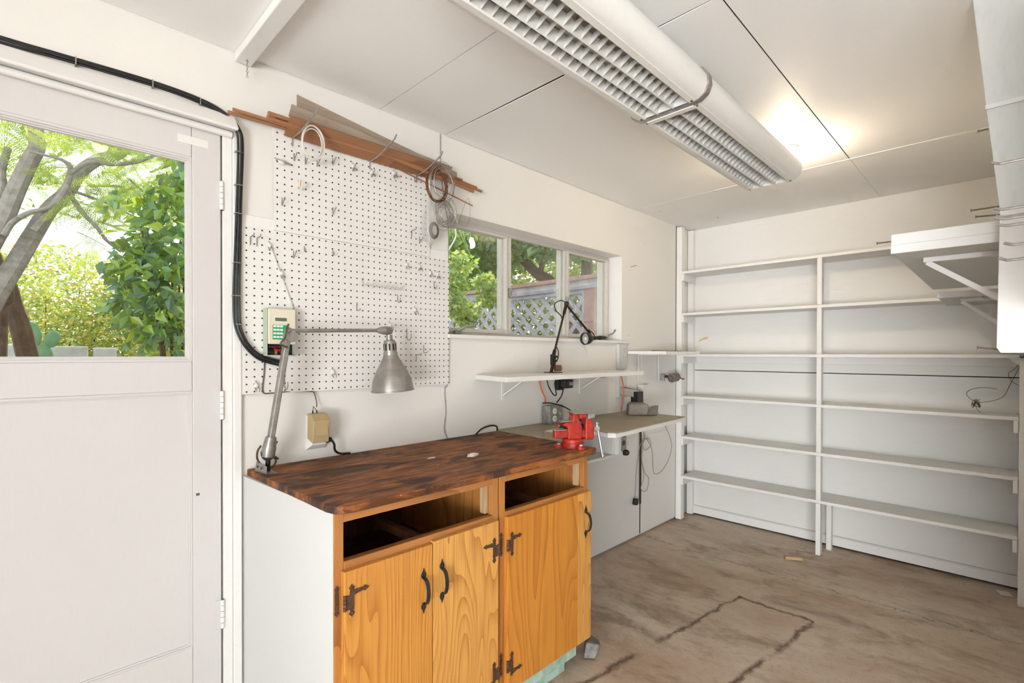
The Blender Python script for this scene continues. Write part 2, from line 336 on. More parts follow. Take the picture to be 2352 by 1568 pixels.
# ------------------------------------------------------------------ mesh helpers
def V(*a): return Vector(a)
class MB:
    def __init__(s): s.v = []; s.f = []
    def _add(s, vs, fs):
        k = len(s.v); s.v += [Vector(v) for v in vs]; s.f += [[i + k for i in f] for f in fs]; return s
    def box(s, x0, x1, y0, y1, z0, z1):
        return s._add([(x0, y0, z0), (x1, y0, z0), (x1, y1, z0), (x0, y1, z0), (x0, y0, z1), (x1, y0, z1), (x1, y1, z1), (x0, y1, z1)],
                      [(3, 2, 1, 0), (4, 5, 6, 7), (0, 1, 5, 4), (1, 2, 6, 5), (2, 3, 7, 6), (3, 0, 4, 7)])
    def obox(s, c, size, rot=(0, 0, 0)):
        """box of full size about c, rotated by euler degrees"""
        from mathutils import Euler
        R = Euler([math.radians(a) for a in rot]).to_matrix(); c = Vector(c); h = [a / 2 for a in size]
        vs = [c + R @ Vector((sx * h[0], sy * h[1], sz * h[2])) for sz in (-1, 1) for sx, sy in ((-1, -1), (1, -1), (1, 1), (-1, 1))]
        return s._add(vs, [(3, 2, 1, 0), (4, 5, 6, 7), (0, 1, 5, 4), (1, 2, 6, 5), (2, 3, 7, 6), (3, 0, 4, 7)])
    def bar(s, a, b, w, h, up=(0, 0, 1)):
        """rectangular bar from a to b, w across, h along up"""
        a = Vector(a); b = Vector(b); d = (b - a).normalized(); side = d.cross(Vector(up))
        if side.length < 1e-6: side = d.cross(Vector((1, 0, 0)))
        side.normalize(); u = side.cross(d).normalized()
        vs = [p + side * (sx * w / 2) + u * (sy * h / 2) for p in (a, b) for sx, sy in ((-1, -1), (1, -1), (1, 1), (-1, 1))]
        return s._add(vs, [(3, 2, 1, 0), (4, 5, 6, 7), (0, 1, 5, 4), (1, 2, 6, 5), (2, 3, 7, 6), (3, 0, 4, 7)])
    def prism(s, poly, off):
        n = len(poly); off = Vector(off); a = [Vector(p) for p in poly]; b = [p + off for p in a]
        nrm = sum(((a[i] - a[0]).cross(a[i + 1] - a[0]) for i in range(1, n - 1)), Vector())
        if nrm.dot(off) > 0: a.reverse(); b.reverse()
        fs = [tuple(range(n)), tuple(range(2 * n - 1, n - 1, -1))]
        fs += [(i, n + i, n + (i + 1) % n, (i + 1) % n) for i in range(n)]
        return s._add(a + b, fs)
    def tube(s, path, r, n=8, cap=True):
        path = [Vector(p) for p in path]; m = len(path)
        rs = r if isinstance(r, (list, tuple)) else [r] * m
        t0 = (path[1] - path[0]).normalized(); ref = Vector((0, 0, 1)) if abs(t0.z) < 0.9 else Vector((1, 0, 0))
        nn = t0.cross(ref).normalized(); vs = []; prev = t0
        for i, p in enumerate(path):
            t = (path[min(i + 1, m - 1)] - path[max(i - 1, 0)]).normalized()
            q = prev.rotation_difference(t); nn = (q @ nn); nn = (nn - t * nn.dot(t)).normalized(); prev = t
            bb = t.cross(nn)
            for k in range(n):
                a = 2 * math.pi * k / n; vs.append(p + nn * (math.cos(a) * rs[i]) + bb * (math.sin(a) * rs[i]))
        fs = [(i * n + k, i * n + (k + 1) % n, (i + 1) * n + (k + 1) % n, (i + 1) * n + k) for i in range(m - 1) for k in range(n)]
        if cap: fs += [tuple(range(n - 1, -1, -1)), tuple(range((m - 1) * n, m * n))]
        return s._add(vs, fs)
    def cyl(s, a, b, r, n=16, r2=None): return s.tube([a, b], [r, r if r2 is None else r2], n)
    def lathe(s, prof, org, axis=(0, 0, 1), n=24, close=False):
        org = Vector(org); ax = Vector(axis).normalized(); ref = Vector((1, 0, 0)) if abs(ax.x) < 0.9 else Vector((0, 1, 0))
        e1 = ax.cross(ref).normalized(); e2 = ax.cross(e1); vs = []
        for r, h in prof:
            for k in range(n):
                a = 2 * math.pi * k / n; vs.append(org + ax * h + (e1 * math.cos(a) + e2 * math.sin(a)) * r)
        m = len(prof)
        fs = [(i * n + k, i * n + (k + 1) % n, (i + 1) * n + (k + 1) % n, (i + 1) * n + k) for i in range(m - 1) for k in range(n)]
        if prof[0][0] > 1e-4 and not close: fs.append(tuple(range(n - 1, -1, -1)))
        if prof[-1][0] > 1e-4 and not close: fs.append(tuple(range((m - 1) * n, m * n)))
        return s._add(vs, fs)
    def sphere(s, c, r, n=14, sq=(1, 1, 1)):
        c = Vector(c); k0 = len(s.v)
        s.lathe([(r * math.sin(math.pi * i / 8) + 1e-5, -r * math.cos(math.pi * i / 8)) for i in range(9)], (0, 0, 0), (0, 0, 1), n)
        for i in range(k0, len(s.v)): v = s.v[i]; s.v[i] = c + Vector((v.x * sq[0], v.y * sq[1], v.z * sq[2]))
        return s
    def build(s, name, mat, parent=None, smooth=False, bevel=0.0, loc=None, bseg=2):
        me = bpy.data.meshes.new(name)
        root = parent
        while root is not None and root.parent is not None: root = root.parent
        org = Vector(loc) if loc is not None else (root.location.copy() if root is not None else Vector())
        me.from_pydata([tuple(v - org) for v in s.v], [], s.f); me.update()
        m = MT[mat] if isinstance(mat, str) else mat
        me.materials.append(m)
        if smooth:
            for p in me.polygons: p.use_smooth = True
            try: me.set_sharp_from_angle(angle=math.radians(38))
            except Exception: pass
        o = bpy.data.objects.new(name, me); COL.objects.link(o)
        if parent is not None: o.parent = parent
        else: o.location = org
        if bevel:
            b = o.modifiers.new('bevel', 'BEVEL'); b.width = bevel; b.segments = bseg; b.limit_method = 'ANGLE'; b.angle_limit = math.radians(40)
        return o

def tag(o, label, cat, group=None, kind=None):
    o['label'] = label; o['category'] = cat
    if group: o['group'] = group
    if kind: o['kind'] = kind
    return o
def thing(name, loc, label, cat, group=None):
    o = bpy.data.objects.new(name, None); o.empty_display_size = 0.05; COL.objects.link(o); o.location = loc
    return tag(o, label, cat, group)
def struct(o, label=None):
    o['kind'] = 'structure'
    if label: o['label'] = label
    return o
def struct_root(name, loc=(0, 0, 0), label=None):
    o = bpy.data.objects.new(name, None); COL.objects.link(o); o.location = loc
    return struct(o, label)
def smooth_path(pts, k=6):
    pts = [Vector(p) for p in pts]; out = []
    for i in range(len(pts) - 1):
        p0 = pts[max(i - 1, 0)]; p1 = pts[i]; p2 = pts[i + 1]; p3 = pts[min(i + 2, len(pts) - 1)]
        for j in range(k):
            t = j / k
            out.append(0.5 * ((2 * p1) + (p2 - p0) * t + (2 * p0 - 5 * p1 + 4 * p2 - p3) * t * t + (3 * p1 - p0 - 3 * p2 + p3) * t ** 3))
    out.append(pts[-1]); return out

# ------------------------------------------------------------------ room shell
WY, WX, CZ = 1.85, 3.925, 2.31          # left wall plane, back wall plane, ceiling
DX0, DX1, DZ1 = -0.335, 0.492, 2.035     # door opening
GX0, GX1, GZ0, GZ1 = 1.436, 2.913, 1.383, 1.966   # window opening

struct(MB().box(-1.9, WX + 0.15, -2.4, WY + 0.12, -0.12, 0).build('floor', 'floor'), 'stained brown grey concrete floor slab')

wl = MB()
T = 0.14
wl.box(-1.9, DX0, WY, WY + T, 0, CZ + 0.05)
wl.box(DX0, DX1, WY, WY + T, DZ1, CZ + 0.05)
wl.box(DX1, GX0, WY, WY + T, 0, CZ + 0.05)
wl.box(GX0, 1.72, WY, WY + T, 0, GZ0)
wl.box(1.72, GX1, WY, WY + T, 0.72, GZ0)
wl.box(1.72, GX1, WY + 0.02, WY + T, 0, 0.72)
wl.box(GX0, GX1, WY, WY + T, GZ1, CZ + 0.05)
wl.box(GX1, WX + 0.15, WY, WY + T, 0.72, CZ + 0.05)
wl.box(GX1, WX + 0.15, WY + 0.02, WY + T, 0, 0.72)
wallL = struct(wl.build('wall_left', 'wall'), 'cream painted wall with the glazed door and the window')
# painted sheets that face the low part of the wall, with the dark gap between them
MB().box(1.72, 3.146, WY - 0.003, WY + 0.02, 0.018, 0.72).build('panel', 'shelfwall', wallL, bevel=0.002)
MB().box(3.162, 3.684, WY - 0.003, WY + 0.02, 0.018, 0.72).build('panel', 'shelfwall', wallL, bevel=0.002)
MB().box(2.955, 3.146, WY - 0.003, WY + 0.001, 0.72, 1.30).build('panel', 'shelfwall', wallL, bevel=0.002)
MB().box(3.162, 3.684, WY - 0.003, WY + 0.001, 0.72, 1.30).build('panel', 'shelfwall', wallL, bevel=0.002)
MB().box(3.146, 3.162, WY - 0.001, WY + 0.01, 0.02, 0.92).build('gap', 'dark', wallL)
MB().box(3.684, 3.690, WY - 0.002, WY + 0.002, 0.0, CZ).build('gap', 'dark', wallL)

wb = struct_root('wall_back', (0, 0, 0), 'painted back wall behind the white shelves')
MB().box(WX + 0.012, WX + 0.15, -2.4, WY + 0.14, 0, CZ + 0.05).build('backing', 'dark', wb)
MB().box(WX, WX + 0.012, -0.20, WY, 1.176, CZ).build('panel', 'shelfwall', wb)
MB().box(WX, WX + 0.012, -0.20, WY, 0.075, 1.170).build('panel', 'shelfwall', wb)
bb = struct(MB().prism([(WX - 0.002, -0.2, 0.012), (WX - 0.018, -0.2, 0.012), (WX - 0.014, -0.2, 0.066), (WX - 0.002, -0.2, 0.074)], (0, 2.05, 0)).build('baseboard_back', 'trim'), 'scuffed low white baseboard under the shelves')

wr = struct_root('wall_right', (0, 0, 0), 'short wall at the end of the shelves')
MB().box(1.96, WX + 0.15, -0.24, -0.105, 0, CZ + 0.05).build('panel', 'shelfwall', wr)
MB().box(1.96, 2.06, -2.4, -0.24, 0, CZ + 0.05).build('panel', 'wall', wr)
MB().box(-1.9, -1.8, -2.4, -2.3, 0, CZ + 0.05).build('panel', 'wall', wr)
MB().box(-1.8, -0.2, -2.4, -2.3, 2.15, CZ + 0.05).build('panel', 'wall', wr)
MB().box(-0.2, 1.96, -2.4, -2.3, 0, CZ + 0.05).build('panel', 'wall', wr)
wn = struct_root('wall_near', (0, 0, 0), 'wall with the wide garage opening behind the viewer')
MB().box(-1.9, -1.8, 0.2, WY, 0, CZ + 0.05).build('panel', 'wall', wn)
MB().box(-1.9, -1.8, -2.3, 0.2, 2.2, CZ + 0.05).build('panel', 'wall', wn)

# ceiling: painted sheets with open joints under a dark backing
ce = struct_root('ceiling', (0, 0, 0), 'white sheet ceiling with open joints')
MB().box(-1.9, WX + 0.15, -2.4, WY + 0.14, CZ + 0.0030, CZ + 0.10).build('backing', 'dark', ce)
def sheet(x0, x1, y0, y1, g=0.0015):
    MB().box(x0 + g, x1 - g, y0 + g, y1 - g, CZ, CZ + 0.0025).build('panel', 'ceil', ce)
def sag_sheet(x0, x1, y0, y1, sagx, g=0.0012):
    """sheet whose one end has dropped a little in the middle"""
    n = 14; vs = []; fs = []
    for j in range(n + 1):
        y = y0 + g + (y1 - y0 - 2 * g) * j / n
        s = 0.004 * math.sin(math.pi * min(1, max(0, (y - y0) / (y1 - y0))))
        for (x, w) in ((x0 + g, s if sagx == 'lo' else 0), (x0 + 0.3, 0.25 * s if sagx == 'lo' else 0), (x1 - 0.3, 0 if sagx == 'lo' else 0.25 * s), (x1 - g, 0 if sagx == 'lo' else s)):
            vs.append((x, y, CZ - w))
    for j in range(n):
        for i in range(3): a = j * 4 + i; fs.append((a, a + 4, a + 5, a + 1))
    m = MB(); m._add(vs, fs)
    top = [(v[0], v[1], v[2] + 0.0025) for v in vs]; m._add(top, [tuple(reversed(f)) for f in fs])
    k = len(vs)
    m._add([vs[i] for i in range(0, k, 4)] + [top[i] for i in range(0, k, 4)], [(j, n + 1 + j, n + 2 + j, j + 1) for j in range(n)])
    m._add([vs[i] for i in range(3, k, 4)] + [top[i] for i in range(3, k, 4)], [(j, j + 1, n + 2 + j, n + 1 + j) for j in range(n)])
    m.build('panel', 'ceil', ce)
sheet(-1.9, 1.075, -2.4, WY)
sheet(1.075, 1.412, 0.58, WY)
sag_sheet(1.412, 3.055, 0.58, WY, 'lo', 0.003)
sheet(3.058, WX, 0.58, WY, 0.0006)
sheet(1.075, 3.055, -0.6, 0.58)
sag_sheet(3.058, WX, -0.6, 0.58, 'lo', 0.0006)
sheet(1.075, WX, -2.4, -0.6)
MB().box(3.050, 3.062, -0.2, 1.30, CZ - 0.0025, CZ + 0.001).build('joint_bead', 'trim', ce)
struct(MB().box(0.528, 0.580, -1.2, WY - 0.005, CZ - 0.030, CZ - 0.0005).build('trim_1', 'trim', bevel=0.003), 'white ceiling batten above the glazed door')

# corner posts of the shelf bay and trim boards
struct(MB().box(3.690, 3.742, 1.803, WY, 0.004, CZ - 0.012).build('trim_2', 'trim', bevel=0.003), 'white corner post where the shelves meet the wall')
struct(MB().box(3.880, WX - 0.001, 1.800, WY - 0.004, 0.004, CZ - 0.006).build('trim_3', 'trim', bevel=0.003), 'white post standing in the back corner')
struct(MB().box(0.549, 1.428, WY - 0.009, WY + 0.001, 1.700, 1.772).build('trim_4', 'trim', bevel=0.002), 'horizontal cleat board between the two pegboards')
# unseen eave added to block the sun, and soil
struct(MB().box(-2.0, 4.3, WY + T, WY + T + 0.62, CZ - 0.02, CZ + 0.12).build('roof', 'stucco'), 'roof overhang added unseen to keep sun off the window')
struct(MB().box(-14, 26, WY + T + 0.001, 30, -0.6, -0.5).build('ground', 'soil'), 'garden ground outside')

struct(MB().box(-14, -1.901, -8, WY + T, -0.6, -0.03).build('bounce_pavement', 'concreteblock'), 'unseen concrete slab added to bounce light in through the garage opening')  # out of view, added to throw light up onto the ceiling

# ------------------------------------------------------------------ glazed door
dr = struct_root('door_1', (0.487, WY, 0), 'white painted door with a large glass pane')
yd0, yd1 = WY - 0.002, WY + 0.042
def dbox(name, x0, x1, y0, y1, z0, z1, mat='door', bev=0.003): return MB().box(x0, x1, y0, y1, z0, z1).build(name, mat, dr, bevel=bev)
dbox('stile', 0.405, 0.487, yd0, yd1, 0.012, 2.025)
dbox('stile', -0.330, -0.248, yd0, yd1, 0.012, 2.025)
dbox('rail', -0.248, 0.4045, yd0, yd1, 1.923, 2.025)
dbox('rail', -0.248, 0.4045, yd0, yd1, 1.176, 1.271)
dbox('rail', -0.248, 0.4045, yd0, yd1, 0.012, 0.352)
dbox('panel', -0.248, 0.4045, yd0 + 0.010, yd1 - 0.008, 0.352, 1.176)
def mould(x0, x1, z0, z1, w, deep=0.012):
    """stepped picture-frame moulding just inside a rectangle"""
    for k, (a, d) in enumerate(((0.0, 0.0), (w * 0.4, deep * 0.5), (w * 0.75, deep))):
        a2 = (w * 0.4, w * 0.75, w)[k]
        y0 = yd0 + d + 0.001; y1 = yd0 + 0.022
        m = MB()
        m.box(x0 + a, x0 + a2, y0, y1, z0 + a, z1 - a); m.box(x1 - a2, x1 - a, y0, y1, z0 + a, z1 - a)
        m.box(x0 + a2, x1 - a2, y0, y1, z1 - a2, z1 - a); m.box(x0 + a2, x1 - a2, y0, y1, z0 + a, z0 + a2)
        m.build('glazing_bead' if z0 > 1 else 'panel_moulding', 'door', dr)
mould(-0.248, 0.4045, 1.271, 1.923, 0.016, 0.010)
mould(-0.248, 0.4045, 0.352, 1.176, 0.014, 0.010)
MB().box(-0.235, 0.392, WY + 0.018, WY + 0.022, 1.283, 1.911).build('pane', 'glass', dr)
for zc in (1.819, 1.126, 0.432):
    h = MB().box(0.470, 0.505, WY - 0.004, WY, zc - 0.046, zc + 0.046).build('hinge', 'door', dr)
    m = MB()
    for k in range(5): m.cyl((0.4885, WY - 0.007, zc - 0.047 + 0.019 * k), (0.4885, WY - 0.007, zc - 0.0295 + 0.019 * k), 0.0062, 10)
    m.build('knuckle', 'trim', h, smooth=True)
    MB().cyl((0.4885, WY - 0.007, zc - 0.049), (0.4885, WY - 0.007, zc + 0.048), 0.0048, 8).build('pin', 'rust', h)
MB().box(0.366, 0.450, yd0 - 0.0006, yd0 + 0.001, 1.963, 1.988).build('tape_strip', 'whiteplastic', dr)
for (x, z) in ((0.31, 0.60), (0.115, 0.575), (-0.03, 0.70)):
    MB().lathe([(0.0105, 0), (0.0105, -0.0008), (0.009, -0.0012)], (x, yd0 + 0.0105, z), (0, 1, 0), 18).build('screw_plug', 'door', dr, smooth=True)
MB().box(0.414, 0.424, yd0 - 0.0006, yd0 + 0.002, 0.838, 0.846).build('nail_hole', 'nail', dr)

struct(MB().box(0.4925, 0.520, WY - 0.006, WY + 0.10, 0.0, 2.034).build('trim_5', 'trim', bevel=0.002), 'white door jamb carrying the hinges')
struct(MB().box(0.5205, 0.5465, WY - 0.014, WY, 0.0, 2.050).build('trim_6', 'trim', bevel=0.003), 'narrow white casing beside the door hinges')
struct(MB().prism([(-0.42, WY, 2.094), (-0.42, WY - 0.018, 2.088), (-0.42, WY - 0.060, 2.036), (-0.42, WY - 0.055, 2.030), (-0.42, WY, 2.040)], (0.945, 0, 0)).build('trim_7', 'trim', bevel=0.002), 'sloping white head casing above the door')
struct(MB().tube([(-0.42, WY - 0.012, 2.026), (0.517, WY - 0.012, 2.026)], 0.011, 12).build('trim_8', 'trim', smooth=True), 'rounded white stop bead under the head casing')

# ------------------------------------------------------------------ window
wi = struct_root('window_1', ((GX0 + GX1) / 2, WY + 0.1, GZ0), 'steel casement window with three panes')
FY0, FY1 = WY + 0.104, WY + 0.130
def wbar(name, x0, x1, z0, z1, y0=FY0, y1=FY1, mat='frame', par=None): return MB().box(x0, x1, y0, y1, z0, z1).build(name, mat, par or wi, bevel=0.002)
fz0, fz1 = 1.398, GZ1
wbar('frame', GX0, GX1, fz1 - 0.022, fz1); wbar('frame', GX0, GX1, fz0 - 0.01, fz0 + 0.012)
wbar('frame', GX0, GX0 + 0.012, fz0 + 0.0125, fz1 - 0.0225); wbar('frame', GX1 - 0.022, GX1, fz0 + 0.0125, fz1 - 0.0225)
wbar('mullion', 1.915, 1.955, fz0 + 0.0125, fz1 - 0.0225); wbar('mullion', 2.425, 2.452, fz0 + 0.0125, fz1 - 0.0225)
def sash(x0, x1, w):
    s = MB(); y0, y1 = FY0 - 0.008, FY1 + 0.005
    s.box(x0, x0 + w, y0, y1, fz0 + 0.010, fz1 - 0.020); s.box(x1 - w, x1, y0, y1, fz0 + 0.010, fz1 - 0.020)
    s.box(x0 + w, x1 - w, y0, y1, fz0 + 0.010, fz0 + 0.030); s.box(x0 + w, x1 - w, y0, y1, fz1 - 0.034, fz1 - 0.020)
    return s.build('sash', 'frame', wi, bevel=0.0015)
sL = sash(1.447, 1.921, 0.014); sR = sash(2.446, 2.893, 0.017)
MB().box(1.458, 1.912, FY0 + 0.010, FY0 + 0.013, fz0 + 0.026, fz1 - 0.030).build('pane', 'glass', sL)
MB().box(1.953, 2.428, FY0 + 0.010, FY0 + 0.013, fz0 + 0.008, fz1 - 0.020).build('pane', 'glass', wi)
MB().box(2.460, 2.880, FY0 + 0.010, FY0 + 0.013, fz0 + 0.026, fz1 - 0.030).build('pane', 'glass', sR)
MB().box(2.418, 2.428, FY1, FY1 + 0.035, fz0, fz1).build('outer_stop', 'framewhite', wi)
MB().box(1.903, 1.915, FY1, FY1 + 0.035, fz0, fz1).build('outer_stop', 'framewhite', wi)
MB().box(2.872, 2.893, FY1, FY1 + 0.045, fz0, fz1).build('outer_stop', 'framewhite', wi)
# lining of the opening, sill board
lin = MB().box(GX0 + 0.003, GX1 - 0.003, WY + 0.001, WY + 0.103, GZ1 - 0.003, GZ1 - 0.0004)
lin.box(GX1 - 0.003, GX1 - 0.0004, WY + 0.001, WY + 0.103, GZ0 + 0.008, GZ1 - 0.0005); lin.box(GX0 + 0.0004, GX0 + 0.003, WY + 0.001, WY + 0.103, GZ0 + 0.008, GZ1 - 0.0005)
lin.build('jamb_lining', 'trim', wi)
MB().box(GX0 - 0.012, 3.000, WY - 0.022, WY + T, 1.372, 1.390).build('sill', 'ledge', wi, bevel=0.002)
def crank(x, y, z, dx, name='crank_handle'):
    b = MB().obox((x, y, z + 0.008), (0.040, 0.024, 0.018)).build(name, 'zinc', wi, bevel=0.004)
    MB().tube(smooth_path([(x, y - 0.010, z + 0.015), (x + dx * 0.3, y - 0.030, z + 0.034), (x + dx * 0.7, y - 0.042, z + 0.042), (x + dx, y - 0.050, z + 0.062)]), 0.0052, 8).build('arm', 'steel', b, smooth=True)
    MB().sphere((x + dx, y - 0.050, z + 0.064), 0.008, 10).build('knob', 'steel', b, smooth=True)
crank(1.56, FY0 - 0.014, 1.398, 0.10); crank(2.845, FY0 - 0.014, 1.398, 0.045)
for (x, z, d) in ((1.936, 1.635, 1), (2.440, 1.63, 1)):
    b = MB().obox((x, FY0 - 0.010, z), (0.014, 0.018, 0.055)).build('latch', 'zinc', wi, bevel=0.003)
    MB().tube(smooth_path([(x, FY0 - 0.018, z + 0.012), (x + 0.016, FY0 - 0.030, z + 0.006), (x + 0.028, FY0 - 0.036, z - 0.022), (x + 0.030, FY0 - 0.038, z - 0.055)]), 0.0030, 8).build('lever', 'zinc', b, smooth=True)

# ------------------------------------------------------------------ shelves on the back wall
SFX = 3.676                                            # front edge of the shelf boards
SZ = [1.945, 1.622, 1.302, 0.977, 0.664, 0.355]        # top faces
WORDS = ['topmost', 'second from the top', 'third from the top', 'third from the floor', 'second from the floor', 'lowest']
su = thing('wall_shelving', (3.80, 0.9, 0), 'tall white wooden shelving with six long shelves across the back wall', 'shelving')
for i, z in enumerate(SZ):
    yr = -0.048
    s = MB().prism([(SFX, 1.8015, z), (SFX, yr, z), (WX - 0.001, yr, z), (WX - 0.001, 1.799, z), (3.745, 1.799, z), (3.745, 1.8015, z)], (0, 0, -0.019)).build('shelf', 'shelf', su, bevel=0.0015)
    MB().box(SFX + 0.004, 3.879, 1.782, 1.7995, z - 0.072, z - 0.0195).build('cleat', 'trim', su, bevel=0.002)
    if i > 2: MB().box(SFX - 0.010, 3.86, -0.047, -0.028, z - 0.085, z - 0.0195).build('cleat', 'trim', su, bevel=0.004)
MB().box(WX - 0.020, WX - 0.001, -0.047, 1.781, SZ[2] - 0.068, SZ[2] - 0.0195).build('cleat', 'trim', su, bevel=0.002)
zz = [0.0] + sorted(SZ)
for k in range(6):
    z0 = zz[k] + (0.0005 if k else 0.001); z1 = zz[k + 1] - 0.0195
    MB().box(SFX - 0.004, SFX + 0.044, 0.845, 0.872, z0, z1).build('upright', 'shelf', su, bevel=0.0015)
MB().box(3.818, 3.855, 0.815, 0.845, 0.001, SZ[5] - 0.0195).build('rear_post', 'shelf', su, bevel=0.002)
struct(MB().box(3.655, 3.72, -0.104, -0.049, 0.001, 1.27).build('trim_9', 'trim', bevel=0.002), 'white end post of the back shelves')

# ------------------------------------------------------------------ hung panel, side shelf and hooks at the end wall
hp = thing('hanging_partition', (1.93, -0.10, 1.305), 'white panel hanging from the ceiling beside the bracketed shelf', 'panel')
MB().prism([(1.930, 0.0155, 1.700), (1.930, 0.020, 1.318), (1.930, 0.012, 1.303), (1.930, -0.104, 1.303), (1.930, -0.104, 1.700)], (0.024, 0, 0)).build('lower_board', 'shelf', hp, bevel=0.002)
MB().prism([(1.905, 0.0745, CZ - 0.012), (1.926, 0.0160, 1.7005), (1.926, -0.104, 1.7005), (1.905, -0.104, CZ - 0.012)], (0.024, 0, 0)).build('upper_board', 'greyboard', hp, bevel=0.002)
MB().bar((1.915, 0.046, 1.985), (1.915, -0.104, 1.985), 0.010, 0.012).build('paint_seam', 'shelf', hp)
for (y, z) in ((-0.012, 1.50), (0.006, 1.335), (-0.045, 1.335)):
    MB().lathe([(0.006, 0), (0.006, 0.0012), (0.003, 0.0016)], (1.930, y, z), (-1, 0, 0), 14).build('screw_plug', 'shelf', hp, smooth=True)

rs = thing('bracket_shelf', (2.9, 0.10, 1.63), 'white plank shelf on wooden brackets jutting from the end wall', 'shelf')
MB().box(2.040, 3.325, -0.104, 0.270, 1.632, 1.656).build('board', 'greyboard', rs, bevel=0.002)
MB().box(2.040, 2.062, -0.104, 0.272, 1.6565, 1.692).build('edge_strip', 'shelf', rs, bevel=0.002)
MB().box(2.034, 2.0395, -0.104, 0.272, 1.628, 1.6565).build('edge_strip', 'shelf', rs, bevel=0.002)
for xb in (2.22, 3.45):
    z = 1.632 if xb < 3.3 else 1.590
    b = MB().box(xb - 0.016, xb + 0.016, -0.104, 0.205 if xb < 3 else 0.17, z - 0.018, z - 0.0005).build('bracket', 'shelf', rs, bevel=0.002)
    MB().bar((xb, 0.195 if xb < 3 else 0.165, z - 0.018), (xb, -0.100, z - 0.245), 0.026, 0.016).build('brace', 'shelf', b)
rs2 = thing('plank_shelf', (3.62, 0.10, 1.59), 'lower white plank shelf behind the bracketed shelf', 'shelf')
MB().box(3.345, WX - 0.002, -0.104, 0.252, 1.590, 1.614).build('board', 'greyboard', rs2, bevel=0.002)
MB().box(3.337, 3.3445, -0.104, 0.254, 1.588, 1.618).build('edge_strip', 'shelf', rs2, bevel=0.002)

def nail(x, y, z, dy, label, tilt=0.0):
    m = MB().cyl((x, y, z), (x, y + dy, z + tilt), 0.0022, 8); m.lathe([(0.0045, 0), (0.0045, 0.002)], (x, y + dy, z + tilt), (0, 1, 0), 10)
    tag(m.build('nail', 'nail', smooth=True, loc=(x, y, z)), label, 'nail')
nail(2.052, 0.265, 1.672, 0.045, 'bent nail sticking out of the bracketed shelf end')
nail(1.944, 0.012, 1.712, 0.062, 'upper of two long nails by the hanging panel edge')
nail(1.944, 0.014, 1.688, 0.050, 'lower of two long nails by the hanging panel edge', 0.004)
nail(1.930, 0.040, 1.930, 0.020, 'short nail high on the hanging panel edge')
nail(1.946, 0.010, 1.312, 0.048, 'nail at the bottom corner of the hanging panel', 0.006)

pb2 = thing('side_pegboard', (1.6, -0.110, 1.4), 'pegboard on the end wall carrying the long hooks', 'pegboard')
MB().box(1.30, 1.955, -0.116, -0.108, 1.40, 2.20).build('board', 'shelf', pb2)
def long_hook(x, z, y1, label, lift=0.010):
    h = thing('long_peg_hook', (x, -0.108, z), label, 'hook', 'long hooks by the hanging panel')
    MB().tube(smooth_path([(x, -0.107, z), (x, y1 - 0.025, z - 0.002), (x, y1 - 0.012, z - 0.001), (x, y1, z + lift)], 5), 0.0032, 8).build('rod', 'steel', h, smooth=True)
    MB().obox((x, -0.105, z), (0.022, 0.005, 0.014)).build('plate', 'steel', h)
long_hook(1.60, 1.738, 0.028, 'highest long steel hook across the hanging panel', 0.004)
long_hook(1.60, 1.632, 0.022, 'steel hook heading the cluster of long hooks', 0.003)
long_hook(1.62, 1.618, 0.020, 'second steel hook of the cluster by the panel', 0.003)
long_hook(1.58, 1.606, 0.021, 'third steel hook of the cluster by the panel', 0.003)
long_hook(1.60, 1.594, 0.018, 'lowest steel hook of the cluster by the panel', 0.003)
long_hook(1.60, 1.549, 0.006, 'single steel hook below the hook cluster', 0.004)
long_hook(1.60, 1.515, 0.015, 'lowest long steel hook on the hanging panel', 0.005)

